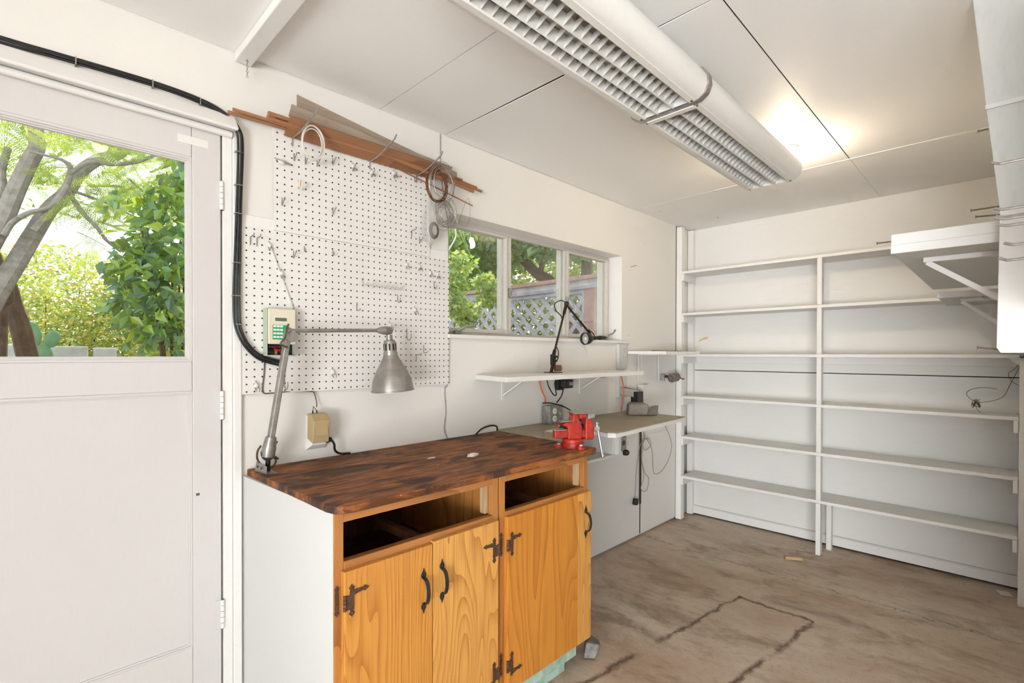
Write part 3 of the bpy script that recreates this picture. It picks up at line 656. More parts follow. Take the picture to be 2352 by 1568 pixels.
# ------------------------------------------------------------------ louvred strip light
CYF = 0.801
def fixture_profile(k=1.0):
    pts = [(-0.079, 2.100), (-0.105, 2.104), (-0.126, 2.118), (-0.136, 2.142), (-0.134, 2.168), (-0.118, 2.194), (-0.088, 2.212), (-0.045, 2.222)]
    pts = pts + [(-y, z) for y, z in reversed(pts)]
    return [(CYF + y * k, 2.155 + (z - 2.155) * k) for y, z in pts]
def fixture(x0, x1, label):
    f = thing('louvred_light', ((x0 + x1) / 2, CYF, 2.10), label, 'light', 'louvred ceiling lights')
    P = fixture_profile(); n = len(P)
    t = 0.004; Q = [(CYF + (y - CYF) * 0.965, 2.155 + (z - 2.155) * 0.93) for y, z in P]
    m = MB(); vs = []
    for x in (x0, x1): vs += [(x, y, z) for y, z in P] + [(x, y, z) for y, z in Q]
    fs = []
    for i in range(n - 1):
        fs.append((i, i + 1, 2 * n + i + 1, 2 * n + i)); fs.append((n + i + 1, n + i, 3 * n + i, 3 * n + i + 1))
        fs.append((i + 1, i, n + i, n + i + 1)); fs.append((2 * n + i, 2 * n + i + 1, 3 * n + i + 1, 3 * n + i))
    for i in (0, n - 1): fs.append((i, 2 * n + i, 3 * n + i, n + i) if i else (2 * n + i, i, n + i, 3 * n + i))
    m._add(vs, fs); m.build('housing', 'fix', f, smooth=True)
    for s in (-1, 1):
        MB().prism([(x0, CYF + s * 0.079, 2.0985), (x0, CYF + s * 0.097, 2.1005), (x0, CYF + s * 0.097, 2.104), (x0, CYF + s * 0.079, 2.103)], (x1 - x0, 0, 0)).build('lip', 'fix', f)
    for x in (x0, x1 - 0.003):
        MB().prism([(x, y, z) for y, z in Q], (0.003, 0, 0)).build('end_plate', 'fix', f)
    for y in (-0.024, 0.032):
        MB().box(x0 + 0.004, x1 - 0.004, CYF + y - 0.001, CYF + y + 0.001, 2.099, 2.138).build('louver_rib', 'louver', f)
    for y in (-0.0795, 0.0795):
        MB().box(x0 + 0.004, x1 - 0.004, CYF + y - 0.001, CYF + y + 0.001, 2.104, 2.140).build('louver_rib', 'louver', f)
    nb = int(round((x1 - x0) / 0.036)); ys = [-0.079, -0.0515, -0.024, 0.004, 0.032, 0.0555, 0.079]
    zs = [2.100, 2.126, 2.100, 2.126, 2.100, 2.126, 2.100]
    me = None
    for k in range(1, nb):
        x = x0 + (x1 - x0) * k / nb
        if me is None:
            b = MB().prism([(x, CYF + a, c) for a, c in zip(ys, zs)] + [(x, CYF + 0.079, 2.140), (x, CYF - 0.079, 2.140)], (0.0016, 0, 0))
            # lean the blades like a wedge
            for i, v in enumerate(b.v): v.x += (v.z - 2.100) * 0.42
            o = b.build('louver_blade', 'louver', f); me = o.data; xb = x
        else:
            o = bpy.data.objects.new('louver_blade', me); COL.objects.link(o); o.parent = f; o.location = (x - xb, 0, 0)
    for y in (-0.04, 0.04):
        MB().cyl((x0 + 0.02, CYF + y, 2.172), (x1 - 0.02, CYF + y, 2.172), 0.013, 14).build('lamp_tube', 'whiteplastic', f, smooth=True)
    for x in (x0 + 0.10, x1 - 0.10):
        MB().box(x - 0.015, x + 0.015, CYF - 0.02, CYF + 0.02, 2.212, CZ - 0.001).build('ceiling_mount', 'fix', f)
    for s in (-1, 1):
        for x in (x0 + 0.012, x1 - 0.012):
            MB().lathe([(0.004, 0), (0.004, 0.002)], (x, CYF + s * 0.089, 2.0998), (0, 0, -1), 8).build('screw', 'nail', f)
    return f
fx1 = fixture(0.520, 1.530, 'nearer louvred white strip light above the workbench')
fixture(1.546, 2.542, 'farther louvred white strip light with the bulb behind it')
# band that joins the two housings
P = fixture_profile(1.045); n = len(P); vs = []; fs = []
for x in (1.526, 1.550): vs += [(x, y, z) for y, z in P]
Q = fixture_profile(1.0)
for x in (1.526, 1.550): vs += [(x, y, z) for y, z in Q]
for i in range(n):
    j = (i + 1) % n; fs += [(i, j, n + j, n + i), (i, 2 * n + i, 2 * n + j, j), (n + i, n + j, 3 * n + j, 3 * n + i)]
_b = MB(); _b._add(vs, fs); _b.build('joint_band', 'steel', fx1, smooth=True)
MB().box(1.545, 1.566, CYF - 0.083, CYF + 0.083, 2.0945, 2.099).build('joint_strip', 'fix', fx1)

# ------------------------------------------------------------------ warm bulbs on the ceiling
def bulb_mat(k=1.0):
    m, t, b = new_mat('glowing_bulb'); b.inputs['Base Color'].default_value = (1, 0.9, 0.75, 1)
    b.inputs['Emission Color'].default_value = (1.0, 0.82, 0.60, 1); b.inputs['Emission Strength'].default_value = BULB * k
    return m
BULB = 230.0
MT['bulb'] = bulb_mat(); MT['bulb_dim'] = bulb_mat(0.24)
def bulb(x, y, label, mat='bulb'):
    o = thing('light_bulb', (x, y, CZ), label, 'bulb', 'bare ceiling bulbs')
    MB().lathe([(0.052, 0), (0.052, -0.010), (0.040, -0.018), (0.024, -0.030), (0.022, -0.045)], (x, y, CZ - 0.001), (0, 0, 1), 24).build('socket', 'whiteplastic', o, smooth=True)
    MB().lathe([(0.013, 0), (0.014, -0.012), (0.022, -0.028), (0.029, -0.045), (0.030, -0.056), (0.026, -0.072), (0.014, -0.083), (0.0005, -0.086)], (x, y, CZ - 0.046), (0, 0, 1), 20).build('glass_bulb', mat, o, smooth=True)
bulb(2.690, 0.775, 'lit bare bulb on the ceiling behind the louvred light')
bulb(0.270, 0.930, 'lit bare bulb on the ceiling near the glazed door', 'bulb_dim')

# ------------------------------------------------------------------ base cabinets and worktop
FYC = 1.250
def hl_hinge(par, x, z, side, zs):
    """H-L strap hinge: plate on the frame, barrel, plate with a strap on the door; side=+1 door lies to +X"""
    m = MB(); y = FYC - 0.0016
    def plate(pts, yy, th=0.0022): m.prism([(px, yy, pz) for px, pz in pts], (0, -th, 0))
    def spear(xc, z0, z1, w, yy):
        plate([(xc, z1 + 0.010), (xc + w * 0.7, z1), (xc + w * 0.35, z1 - 0.006), (xc + w * 0.5, z1 - 0.012), (xc + w * 0.5, z0 + 0.012), (xc + w * 0.35, z0 + 0.006), (xc + w * 0.7, z0), (xc, z0 - 0.010),
               (xc - w * 0.7, z0), (xc - w * 0.35, z0 + 0.006), (xc - w * 0.5, z0 + 0.012), (xc - w * 0.5, z1 - 0.012), (xc - w * 0.35, z1 - 0.006), (xc - w * 0.7, z1)], yy)
    spear(x - side * 0.011, z - 0.030, z + 0.034, 0.010, FYC - 0.0003)
    yd = FYC - 0.0213
    spear(x + side * 0.021, z - 0.032, z + 0.036, 0.012, yd)
    xs, xe = x + side * 0.020, x + side * 0.068
    zz_ = z + zs * 0.024
    yd -= 0.0005
    plate([(xs, zz_ - 0.010), (xe - side * 0.014, zz_ - 0.004), (xe - side * 0.010, zz_ - 0.008), (xe + side * 0.004, zz_), (xe - side * 0.010, zz_ + 0.008), (xe - side * 0.014, zz_ + 0.004), (xs, zz_ + 0.006)], yd)
    yd -= 0.0005
    plate([(x, z - 0.020), (x + side * 0.026, z - 0.020), (x + side * 0.026, z + 0.018), (x, z + 0.018)], yd)
    for j in range(4): m.cyl((x + side * 0.002, FYC - 0.0215, z - 0.021 + j * 0.0105), (x + side * 0.002, FYC - 0.0215, z - 0.012 + j * 0.0105), 0.0048, 10)
    for (dx, dz) in ((0.021, 0.034), (0.021, -0.030), (0.062, zs * 0.024)): m.sphere((x + side * dx, yd - 0.0035, z + dz), 0.0028, 8)
    for dz in (0.032, -0.028): m.sphere((x - side * 0.011, FYC - 0.0028, z + dz), 0.0028, 8)
    m.build('hinge', 'bronze', par)
def pull(par, x, z):
    yd = FYC - 0.0205; m = MB()
    for s in (1, -1):
        zc = z + s * 0.045
        m.prism([(x + a, yd, zc + s * b) for a, b in ((0, 0.024), (0.003, 0.014), (0.0085, 0.005), (0.0085, -0.002), (0.005, -0.008), (0, -0.010), (-0.005, -0.008), (-0.0085, -0.002), (-0.0085, 0.005), (-0.003, 0.014))], (0, -0.0025, 0))
    path = smooth_path([(x, yd - 0.002, z + 0.040), (x, yd - 0.018, z + 0.033), (x, yd - 0.026, z + 0.012), (x, yd - 0.026, z - 0.012), (x, yd - 0.018, z - 0.033), (x, yd - 0.002, z - 0.040)], 5)
    # one bent strap joining the two leaf plates
    n = len(path); vs = []
    for i, q in enumerate(path):
        t = (path[min(i + 1, n - 1)] - path[max(i - 1, 0)]).normalized(); nn = t.cross(V(1, 0, 0)).normalized() * 0.002
        vs += [q - nn - V(.0055, 0, 0), q - nn + V(.0055, 0, 0), q + nn + V(.0055, 0, 0), q + nn - V(.0055, 0, 0)]
    fs = [(i * 4 + k, i * 4 + (k + 1) % 4, i * 4 + 4 + (k + 1) % 4, i * 4 + 4 + k) for i in range(n - 1) for k in range(4)]
    m._add(vs, fs)
    for s in (1, -1): m.sphere((x, yd - 0.003, z + s * 0.047), 0.003, 8)
    m.build('handle', 'iron', par)

cab = thing('base_cabinet', (0.89, 1.55, 0.10), 'wide wooden base cabinet with a white side and two doors', 'cabinet', 'workbench cabinets')
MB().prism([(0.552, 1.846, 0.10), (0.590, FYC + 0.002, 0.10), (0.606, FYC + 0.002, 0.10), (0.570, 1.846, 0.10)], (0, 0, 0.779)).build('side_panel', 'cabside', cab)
cab2 = thing('base_cabinet', (1.45, 1.55, 0.10), 'narrow wooden base cabinet with one door by the red vise', 'cabinet', 'workbench cabinets')
def carcass(c, x0, x1, left_stile, right_stile):
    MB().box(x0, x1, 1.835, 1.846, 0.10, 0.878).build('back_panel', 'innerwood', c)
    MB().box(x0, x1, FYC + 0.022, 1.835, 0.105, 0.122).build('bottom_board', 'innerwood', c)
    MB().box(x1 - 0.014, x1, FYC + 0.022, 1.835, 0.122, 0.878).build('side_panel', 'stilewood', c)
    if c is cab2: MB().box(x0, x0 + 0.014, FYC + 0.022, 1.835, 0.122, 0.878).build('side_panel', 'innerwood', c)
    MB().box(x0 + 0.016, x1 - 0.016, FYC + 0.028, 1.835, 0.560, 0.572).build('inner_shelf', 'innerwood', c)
    a, b = left_stile, right_stile
    MB().box(a[0], a[1], FYC, FYC + 0.021, 0.105, 0.8785).build('stile', 'stilewood', c, bevel=0.0015)
    MB().box(b[0], b[1], FYC, FYC + 0.021, 0.105, 0.8785).build('stile', 'stilewood', c, bevel=0.0015)
    MB().box(a[1], b[0], FYC, FYC + 0.021, 0.847, 0.8785).build('rail', 'framewood', c, bevel=0.0015)
    MB().box(a[1], b[0], FYC - 0.004, FYC + 0.021, 0.716, 0.743).build('rail', 'framewood', c, bevel=0.002)
    MB().box(a[1], b[0], FYC, FYC + 0.021, 0.105, 0.145).build('rail', 'framewood', c, bevel=0.0015)
    xm = a[1] + (b[0] - a[1]) * 0.47
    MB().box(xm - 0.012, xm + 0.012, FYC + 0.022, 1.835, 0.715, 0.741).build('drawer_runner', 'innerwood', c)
    MB().box(b[0] - 0.016, b[0] - 0.0005, FYC + 0.021, FYC + 0.045, 0.746, 0.846).build('corner_block', 'palewood', c)
    MB().lathe([(0.005, 0), (0.005, 0.003)], (b[1] - 0.0245 if c is cab else x1 - 0.0145, FYC + 0.085, 0.832), (-1, 0, 0), 12).build('screw', 'bronze', c)
carcass(cab, 0.606, 1.190, (0.592, 0.620), (1.160, 1.189))
carcass(cab2, 1.1945, 1.708, (1.195, 1.222), (1.681, 1.708))
d1 = MB().box(0.612, 0.8955, FYC - 0.021, FYC - 0.0005, 0.112, 0.721).build('door', 'doorwood', cab, bevel=0.002)
d2 = MB().box(0.8985, 1.172, FYC - 0.021, FYC - 0.0005, 0.112, 0.727).build('door', 'doorwood2', cab, bevel=0.002)
d3 = MB().box(1.216, 1.617, FYC - 0.021, FYC - 0.0005, 0.112, 0.727).build('door', 'doorwood3', cab2, bevel=0.002)
MB().box(1.6182, 1.706, FYC - 0.021, FYC - 0.0005, 0.112, 0.727).build('edge_plank', 'doorwood2', d3, bevel=0.001)
hl_hinge(d1, 0.611, 0.640, 1, 1); hl_hinge(d1, 0.611, 0.20, 1, -1)
hl_hinge(d2, 1.171, 0.628, -1, 1); hl_hinge(d2, 1.171, 0.205, -1, -1)
hl_hinge(d3, 1.214, 0.628, 1, 1); hl_hinge(d3, 1.214, 0.205, 1, -1)
pull(d1, 0.862, 0.590); pull(d2, 0.930, 0.598); pull(d3, 1.668, 0.605)
pl = thing('cabinet_plinth', (1.1, 1.5, 0), 'mint green painted plinth boards under the wooden cabinets', 'plinth')
MB().box(0.62, 1.640, FYC + 0.004, 1.80, 0.052, 0.0995).build('board', 'mint', pl, bevel=0.003)
MB().box(0.62, 1.590, FYC + 0.024, 1.80, 0.001, 0.0515).build('board', 'mint', pl, bevel=0.003)

wt = thing('worktop', (1.15, 1.53, 0.88), 'dark stained wooden worktop of worn planks over the cabinets', 'worktop')
def topboard(y0, y1, first=False):
    z0, z1 = 0.8795, 0.9005
    if first:
        poly = [(0.632, y0, z0), (1.700, y0 + 0.004, z0), (1.731, y0 + 0.012, z0), (1.731, y1, z0), (0.573, y1, z0), (0.577, y0 + 0.052, z0), (0.585, y0 + 0.022, z0), (0.603, y0 + 0.006, z0)]
    else:
        xl = 0.573 - (y0 - 1.40) * 0.02
        poly = [(xl, y0, z0), (1.731, y0, z0), (1.738, y1, z0), (xl - 0.004, y1, z0)]
    m = MB().prism(poly, (0, 0, z1 - z0))
    for v in m.v:
        if v.z > .89: v.z += 0.005 * max(0, (v.x - .9) / .83)
    return m.build('plank', 'worktop', wt, bevel=0.003)
topboard(1.210, 1.425, True); topboard(1.4258, 1.640); topboard(1.6408, 1.846)

# ------------------------------------------------------------------ far bench with a notch for the vise
bn = thing('side_bench', (2.3, 1.62, 0.70), 'olive hardboard bench with chipped white edges beyond the red vise', 'bench')
ZB = 0.912
poly = [(1.742, 1.848), (1.742, 1.37), (1.865, 1.37), (1.879, 1.677), (2.098, 1.673), (2.096, 1.486), (2.072, 1.395), (2.10, 1.366), (2.16, 1.364), (2.955, 1.418), (2.955, 1.848)]
MB().prism([(x, y, ZB - 0.006) for x, y in poly], (0, 0, 0.006)).build('top', 'hardboard', bn)
poly = [(1.872, 1.846)] + poly[3:-1] + [(2.954, 1.846)]
MB().prism([(x, y, ZB - 0.027) for x, y in poly], (0, 0, 0.0242)).build('edge_board', 'ledge', bn, bevel=0.001)
MB().box(1.745, 2.44, 1.600, 1.842, 0.705, 0.722).build('lower_shelf', 'ledge', bn, bevel=0.002)
MB().box(2.430, 2.448, 1.600, 1.842, 0.722, ZB - 0.0275).build('end_board', 'shelf', bn, bevel=0.002)
MB().box(1.76, 2.43, 1.815, 1.842, 0.722, ZB - 0.0275).build('back_board', 'shelf', bn)
MB().box(2.448, 2.88, 1.79, 1.842, ZB - 0.085, ZB - 0.0275).build('ledger', 'shelf', bn)

# ------------------------------------------------------------------ wall shelves by the window
ws = thing('wall_shelf', (2.1, 1.70, 1.17), 'white plank shelf under the window holding the black lamp', 'shelf')
MB().prism([(1.600, 1.848, 1.1735), (1.520, 1.545, 1.1735), (2.720, 1.570, 1.1735), (2.76, 1.848, 1.1735)], (0, 0, 0.0225)).build('board', 'ledge', ws, bevel=0.002)
for x in (1.79, 2.45):
    b = MB().box(x - 0.010, x + 0.010, 1.845, 1.8490, 1.06, 1.173).build('bracket', 'trim', ws)
    MB().box(x - 0.010, x + 0.010, 1.66, 1.845, 1.1690, 1.1730).build('flange', 'trim', b)
    MB().bar((x, 1.70, 1.168), (x, 1.843, 1.085), 0.008, 0.006).build('brace', 'trim', b)
w2 = thing('small_wall_shelf', (3.3, 1.72, 1.30), 'narrow white shelf board beside the corner post', 'shelf')
MB().prism([(2.965, 1.836, 1.3005), (3.16, 1.655, 1.3005), (3.600, 1.615, 1.3005), (3.640, 1.836, 1.3005)], (0, 0, 0.021)).build('board', 'ledge', w2, bevel=0.002)
for x in (3.110, 3.395):
    b = MB().box(x - 0.010, x + 0.010, 1.8330, 1.8370, 1.10, 1.300).build('bracket', 'trim', w2)
    MB().box(x - 0.010, x + 0.010, 1.68, 1.833, 1.2960, 1.3000).build('flange', 'trim', b)
for (x0, x1, y, nm) in ((3.16, 3.50, 1.75, 'orange brown wooden strip lying on the narrow shelf end nearer the window'), (3.42, 3.62, 1.78, 'short reddish wooden strip on the narrow shelf beside the corner post')):
    tag(MB().box(x0, x1, y - 0.015, y + 0.015, 1.3216, 1.3276).build('wood_strip', 'dowel', loc=((x0 + x1) / 2, y, 1.3216)), nm, 'wood strip')
gp = thing('wall_post', (2.89, 1.84, 0.93), 'worn grey upright board under the window sill corner', 'post')
MB().box(2.842, 2.945, 1.826, 1.849, 1.197, 1.370).build('board', 'greypaint', gp, bevel=0.003)
MB().box(2.842, 2.945, 1.826, 1.849, 1.010, 1.172).build('board', 'greypaint', gp, bevel=0.003)
for (x, z) in ((2.90, 1.335), (2.925, 1.337), (2.91, 1.316), (2.90, 1.280), (2.925, 1.280)): MB().cyl((x, 1.8258, z), (x, 1.828, z), 0.003, 8).build('nail_hole', 'nail', gp)

# ------------------------------------------------------------------ pegboards
PY = 1.8365
MT['peg'] = peg_mat(0.561 - 0.0127, 1.166 - 0.0127)
pgl = thing('pegboard', (0.99, WY, 1.158), 'large white pegboard panel above the workbench', 'pegboard')
MB().box(0.547, 1.428, PY, PY + 0.0035, 1.158, 1.732).build('board', 'peg', pgl)
MB().box(0.549, 1.426, PY + 0.0035, WY, 1.168, 1.190).build('batten', 'trim', pgl)
MB().box(0.549, 1.426, PY + 0.0035, 1.8405, 1.700, 1.730).build('batten', 'trim', pgl)
pgu = thing('pegboard', (0.986, WY, 1.735), 'smaller white pegboard panel under the bundle of dowels', 'pegboard')
MB().box(0.652, 1.320, PY, PY + 0.0035, 1.7335, 2.105).build('board', 'peg', pgu)
MB().box(0.654, 1.318, PY + 0.0035, WY, 2.07, 2.10).build('batten', 'trim', pgu)

HK = 'small hooks on the pegboards'
def hook(kind, x, z, label):
    y = PY - 0.001
    def P(*pts): return [(x, y - a, z + b) for a, b in pts]
    r = 0.0017
    if kind == 'v':
        h = tag(MB().tube(P((-0.003, 0), (0.0015, 0), (0.0015, -0.026), (0.026, -0.008), (0.030, -0.003)), r, 7).build('peg_hook', 'hookgrey', smooth=True, loc=(x, y, z)), label, 'hook', HK)
    elif kind == 'y':
        h = tag(MB().tube(P((-0.003, -0.026), (0.0015, -0.026), (0.0015, 0), (0.036, 0.002), (0.041, 0.008)), r, 7).build('peg_hook', 'hookgrey', smooth=True, loc=(x, y, z)), label, 'hook', HK)
    elif kind == 'l':
        h = tag(MB().tube(P((-0.003, 0), (0.0015, 0), (0.0015, -0.032), (0.026, -0.032), (0.031, -0.026)), r, 7).build('peg_hook', 'hookgrey', smooth=True, loc=(x, y, z)), label, 'hook', HK)
    elif kind in ('j', 'J', 's'):
        k = {'j': 1.0, 'J': 1.5, 's': 0.6}[kind]
        pts = [(-0.003, 0), (0.0015, 0), (0.0015, -0.022 * k)] + [(0.0015 + 0.011 * k * (1 - math.cos(a)), -0.022 * k - 0.011 * k * math.sin(a)) for a in [math.pi * i / 8 for i in range(1, 9)]] + [(0.0015 + 0.022 * k, -0.014 * k)]
        h = tag(MB().tube(P(*pts), r, 7).build('peg_hook', 'hookgrey', smooth=True, loc=(x, y, z)), label, 'hook', HK)
    elif kind == 'w':
        h = tag(MB().tube(P((-0.003, 0), (0.003, 0), (0.003, -0.026), (0.016, -0.034), (0.026, -0.022), (0.028, -0.010)), 0.0034, 8).build('peg_hook', 'creambox', smooth=True, loc=(x, y, z)), label, 'hook', HK)
    elif kind in ('c', 'ch', 'cv', 'cj'):
        h = thing('tool_clip', (x, y, z), label, 'clip', 'spring tool clips on the pegboards')
        m = MB()
        if kind == 'ch':
            m.sphere((x, y - 0.006, z), 0.011, 10, (1.4, 0.5, 0.9)); m.build('body', 'clearplastic', h, smooth=True)
            MB().tube([(x - 0.026, y - 0.003, z + 0.008), (x - 0.01, y - 0.012, z + 0.002), (x + 0.030, y - 0.014, z - 0.004)], 0.0016, 6).tube([(x - 0.02, y - 0.003, z + 0.002), (x + 0.026, y - 0.016, z - 0.009)], 0.0016, 6).build('spring', 'steel', h, smooth=True)
        else:
            m.sphere((x, y - 0.005, z - 0.013), 0.009, 10, (0.8, 0.55, 1.15)); m.build('body', 'clearplastic', h, smooth=True)
            MB().tube(P((-0.003, 0.004), (0.002, 0.003), (0.002, -0.030)), 0.0016, 6).build('stem', 'steel', h, smooth=True)
            for s in (-1, 1):
                MB().tube([(x + s * 0.003, y - 0.006, z - 0.018), (x + s * 0.008, y - 0.018, z - 0.024), (x + s * 0.004, y - 0.024, z - 0.034)], 0.0014, 6).build('jaw', 'steel', h, smooth=True)
            if kind == 'cv': MB().tube(P((0.002, -0.030), (0.026, -0.012), (0.030, -0.007)), r, 6).build('arm', 'hookgrey', h, smooth=True)
            if kind == 'cj': MB().tube(P((0.002, -0.024), (0.008, -0.033), (0.018, -0.032), (0.025, -0.022), (0.026, -0.012)), r, 6).build('arm', 'hookgrey', h, smooth=True)
    return h
UP = 'on the small pegboard'
HOOKS = [
 ('v', .720, 2.022, 'first of three angled hooks in a row under the white ring'), ('v', .761, 2.021, 'middle of three angled hooks in a row under the white ring'),
 ('v', .805, 2.024, 'last of three angled hooks in a row under the white ring'), ('v', .866, 2.047, 'lone angled hook just below the brown plank'),
 ('v', .866, 1.857, 'single angled hook in the middle of the small pegboard'), ('v', 1.262, 1.811, 'angled hook at the lower corner of the small pegboard by the plastic bag'),
 ('v', .718, 1.670, 'angled hook on the large pegboard right of the tilted clip strip'), ('s', 1.237, 2.066, 'small curved hook under the copper wire coil'),
 ('j', 1.342, 1.622, 'curved hook just under the row of four clips'), ('j', 1.152, 1.548, 'curved hook below the end of the comb rack'),
 ('J', 1.198, 1.406, 'large curved hook beside the silver lamp head'), ('s', .757, 1.692, 'tiny curved hook below the seam of the two pegboards'),
 ('s', .866, 1.694, 'tiny curved hook in the upper middle of the large pegboard'), ('J', .685, 1.219, 'large curved hook behind the lower lamp arm'),
 ('y', 1.222, 1.832, 'straight hook beside the plastic bag with wire'), ('y', .573, 1.695, 'first of two straight hooks at the top corner of the large pegboard'),
 ('y', .594, 1.694, 'second of two straight hooks at the top corner of the large pegboard'), ('y', 1.247, 1.293, 'straight hook low right of the silver lamp shade'),
 ('v', .678, 1.852, 'hook hanging askew near the edge of the small pegboard'), ('l', .965, 1.501, 'square bent hook in the middle of the large pegboard'),
 ('l', 1.286, 1.335, 'square bent hook right of the silver lamp shade'), ('w', .740, 1.929, 'cream plastic hook under the white ring'),
 ('cv', .948, 2.048, 'first clip with an arm under the brown plank'), ('cv', 1.030, 2.046, 'second clip with an arm under the brown plank'),
 ('cj', 1.133, 2.069, 'clip with a curved arm near the copper coil'), ('ch', .677, 1.979, 'sideways clip near the edge of the small pegboard'),
 ('c', .634, 1.688, 'clip at the top of the tilted strip on the large pegboard'), ('c', .675, 1.595, 'clip in the middle of the tilted strip on the large pegboard'),
 ('c', 1.195, 1.693, 'first of four clips in a row beside the window'), ('c', 1.260, 1.694, 'second of four clips in a row beside the window'),
 ('c', 1.318, 1.672, 'third of four clips in a row beside the window'), ('c', 1.359, 1.669, 'last of four clips in a row, nearest the window'),
 ('c', 1.238, 1.502, 'single clip between the comb rack and the lamp head'), ('c', 1.114, 1.430, 'clip hidden behind the silver lamp joint'),
 ('c', .865, 1.239, 'lone clip at the bottom middle of the large pegboard'), ('c', .590, 1.200, 'clip at the bottom corner of the large pegboard by the door'),
 ('s', .716, 1.475, 'little hook at the lower end of the tilted strip'),
]
for h in HOOKS: hook(*h)
tag(MB().bar((.640, PY - 0.004, 1.665), (.715, PY - 0.004, 1.462), 0.003, 0.006, (0, 1, 0)).build('clear_strip', 'clearplastic', loc=(.68, PY, 1.46)), 'thin clear strip hanging tilted between clips on the large pegboard', 'strip')
rk = thing('comb_rack', (1.08, PY, 1.575), 'pale wire comb rack with many prongs on the large pegboard', 'rack')
MB().tube([(.985, PY - 0.006, 1.600), (.985, PY - 0.006, 1.577), (1.170, PY - 0.006, 1.572)], 0.0026, 8).build('rail', 'hookwhite', rk, smooth=True)
for k in range(9):
    x = .992 + k * 0.0215; z = 1.5775 - k * 0.0006
    MB().tube(smooth_path([(x, PY - 0.006, z), (x, PY - 0.028, z - 0.002), (x, PY - 0.038, z + 0.004), (x, PY - 0.041, z + 0.012)], 3), 0.0018, 6).build('prong', 'hookwhite', rk, smooth=True)

# ------------------------------------------------------------------ long hooks carrying dowels and planks
for (x, lab) in ((.714, 'first long steel hook under the dowels, by the white ring'), (1.022, 'middle long steel hook under the brown plank'), (1.246, 'last long steel hook under the dowels, by the copper coil')):
    h = thing('long_rod_hook', (x, PY, 2.077), lab, 'hook', 'long hooks under the dowels')
    MB().tube(smooth_path([(x, PY - 0.003, 2.076), (x + 0.010, 1.770, 2.090), (x + 0.028, 1.705, 2.130), (x + 0.032, 1.695, 2.140), (x + 0.036, 1.692, 2.153)], 4), 0.0030, 8).build('rod', 'steel', h, smooth=True)
    MB().tube([(x - 0.012, PY - 0.002, 2.083), (x, PY - 0.006, 2.077), (x + 0.012, PY - 0.002, 2.081)], 0.0022, 6).build('clasp', 'steel', h, smooth=True)
    MB().tube([(x, PY - 0.003, 2.076), (x, PY - 0.003, 2.046)], 0.0020, 6).build('tail', 'steel', h, smooth=True)
DB = 'dowels and slats on the long hooks'
def plank(x0, x1, yz0, yz1, th, mat, label, dz=0.0, name='wood_plank'):
    """board whose section runs from yz0 to yz1, th thick"""
    a = Vector((0, yz0[0], yz0[1])); b = Vector((0, yz1[0], yz1[1])); n = Vector((1, 0, 0)).cross(b - a).normalized() * th
    m = MB().prism([(x0, a.y, a.z), (x0, b.y, b.z), (x0, b.y + n.y, b.z + n.z), (x0, a.y + n.y, a.z + n.z)], (x1 - x0, 0, dz))
    tag(m.build(name, mat, loc=((x0 + x1) / 2, (a.y + b.y) / 2, min(a.z, b.z))), label, 'plank', DB)
plank(.684, 1.335, (1.832, 2.078), (1.776, 2.128), 0.006, 'plankbrown', 'wide brown plank lying lowest in the long hooks', 0.004)
plank(.690, 1.400, (1.806, 2.138), (1.778, 2.170), 0.004, 'plankgrey', 'weathered grey slat lying just above the brown plank', -0.028)
plank(.735, 1.480, (1.846, 2.203), (1.846, 2.244), 0.003, 'plankgrey', 'weathered grey slat standing against the wall above the dowels', -0.090)
def dowel(x0, x1, y, z, r, label, dz=0.0, dy=0.0):
    tag(MB().tube([(x0, y, z), (x1, y + dy, z + dz)], r, 10).build('dowel', 'dowel', smooth=True, loc=((x0 + x1) / 2, y, z - r)), label, 'dowel', DB)
dowel(.502, 1.290, 1.822, 2.092, .0062, 'longest thin dowel reaching toward the door cable', 0.026)
dowel(.512, 1.470, 1.808, 2.100, .0055, 'thin dowel just below the longest one by the door', 0.004, -0.014)
dowel(.555, 1.330, 1.830, 2.107, .0055, 'orange dowel bending down toward the brown plank', 0.022)
dowel(.625, 1.400, 1.815, 2.124, .0120, 'thick orange dowel above the brown plank', -0.012)
dowel(.615, 1.350, 1.800, 2.104, .0070, 'short dowel tucked under the thick orange one', 0.018)
dowel(.640, 1.370, 1.793, 2.118, .0065, 'short dowel between the thick one and the grey slat', 0.010)
dowel(.660, 1.420, 1.836, 2.140, .0050, 'thin dowel behind the grey slat', -0.012)
dowel(.820, 1.440, 1.834, 2.166, .0075, 'dark ended dowel between the two grey slats', -0.066)
dowel(.90, 1.565, 1.830, 2.148, .0058, 'dowel end sticking out highest past the copper coil', -0.056, -0.03)
dowel(.90, 1.590, 1.822, 2.136, .0058, 'dowel end sticking out farthest past the copper coil', -0.058, -0.03)
dowel(.90, 1.530, 1.812, 2.128, .0072, 'dowel end sticking out lowest past the copper coil', -0.066, -0.03)
dowel(.95, 1.555, 1.838, 2.118, .0030, 'thin dark rod pointing down past the dowel ends', -0.110, -0.02)

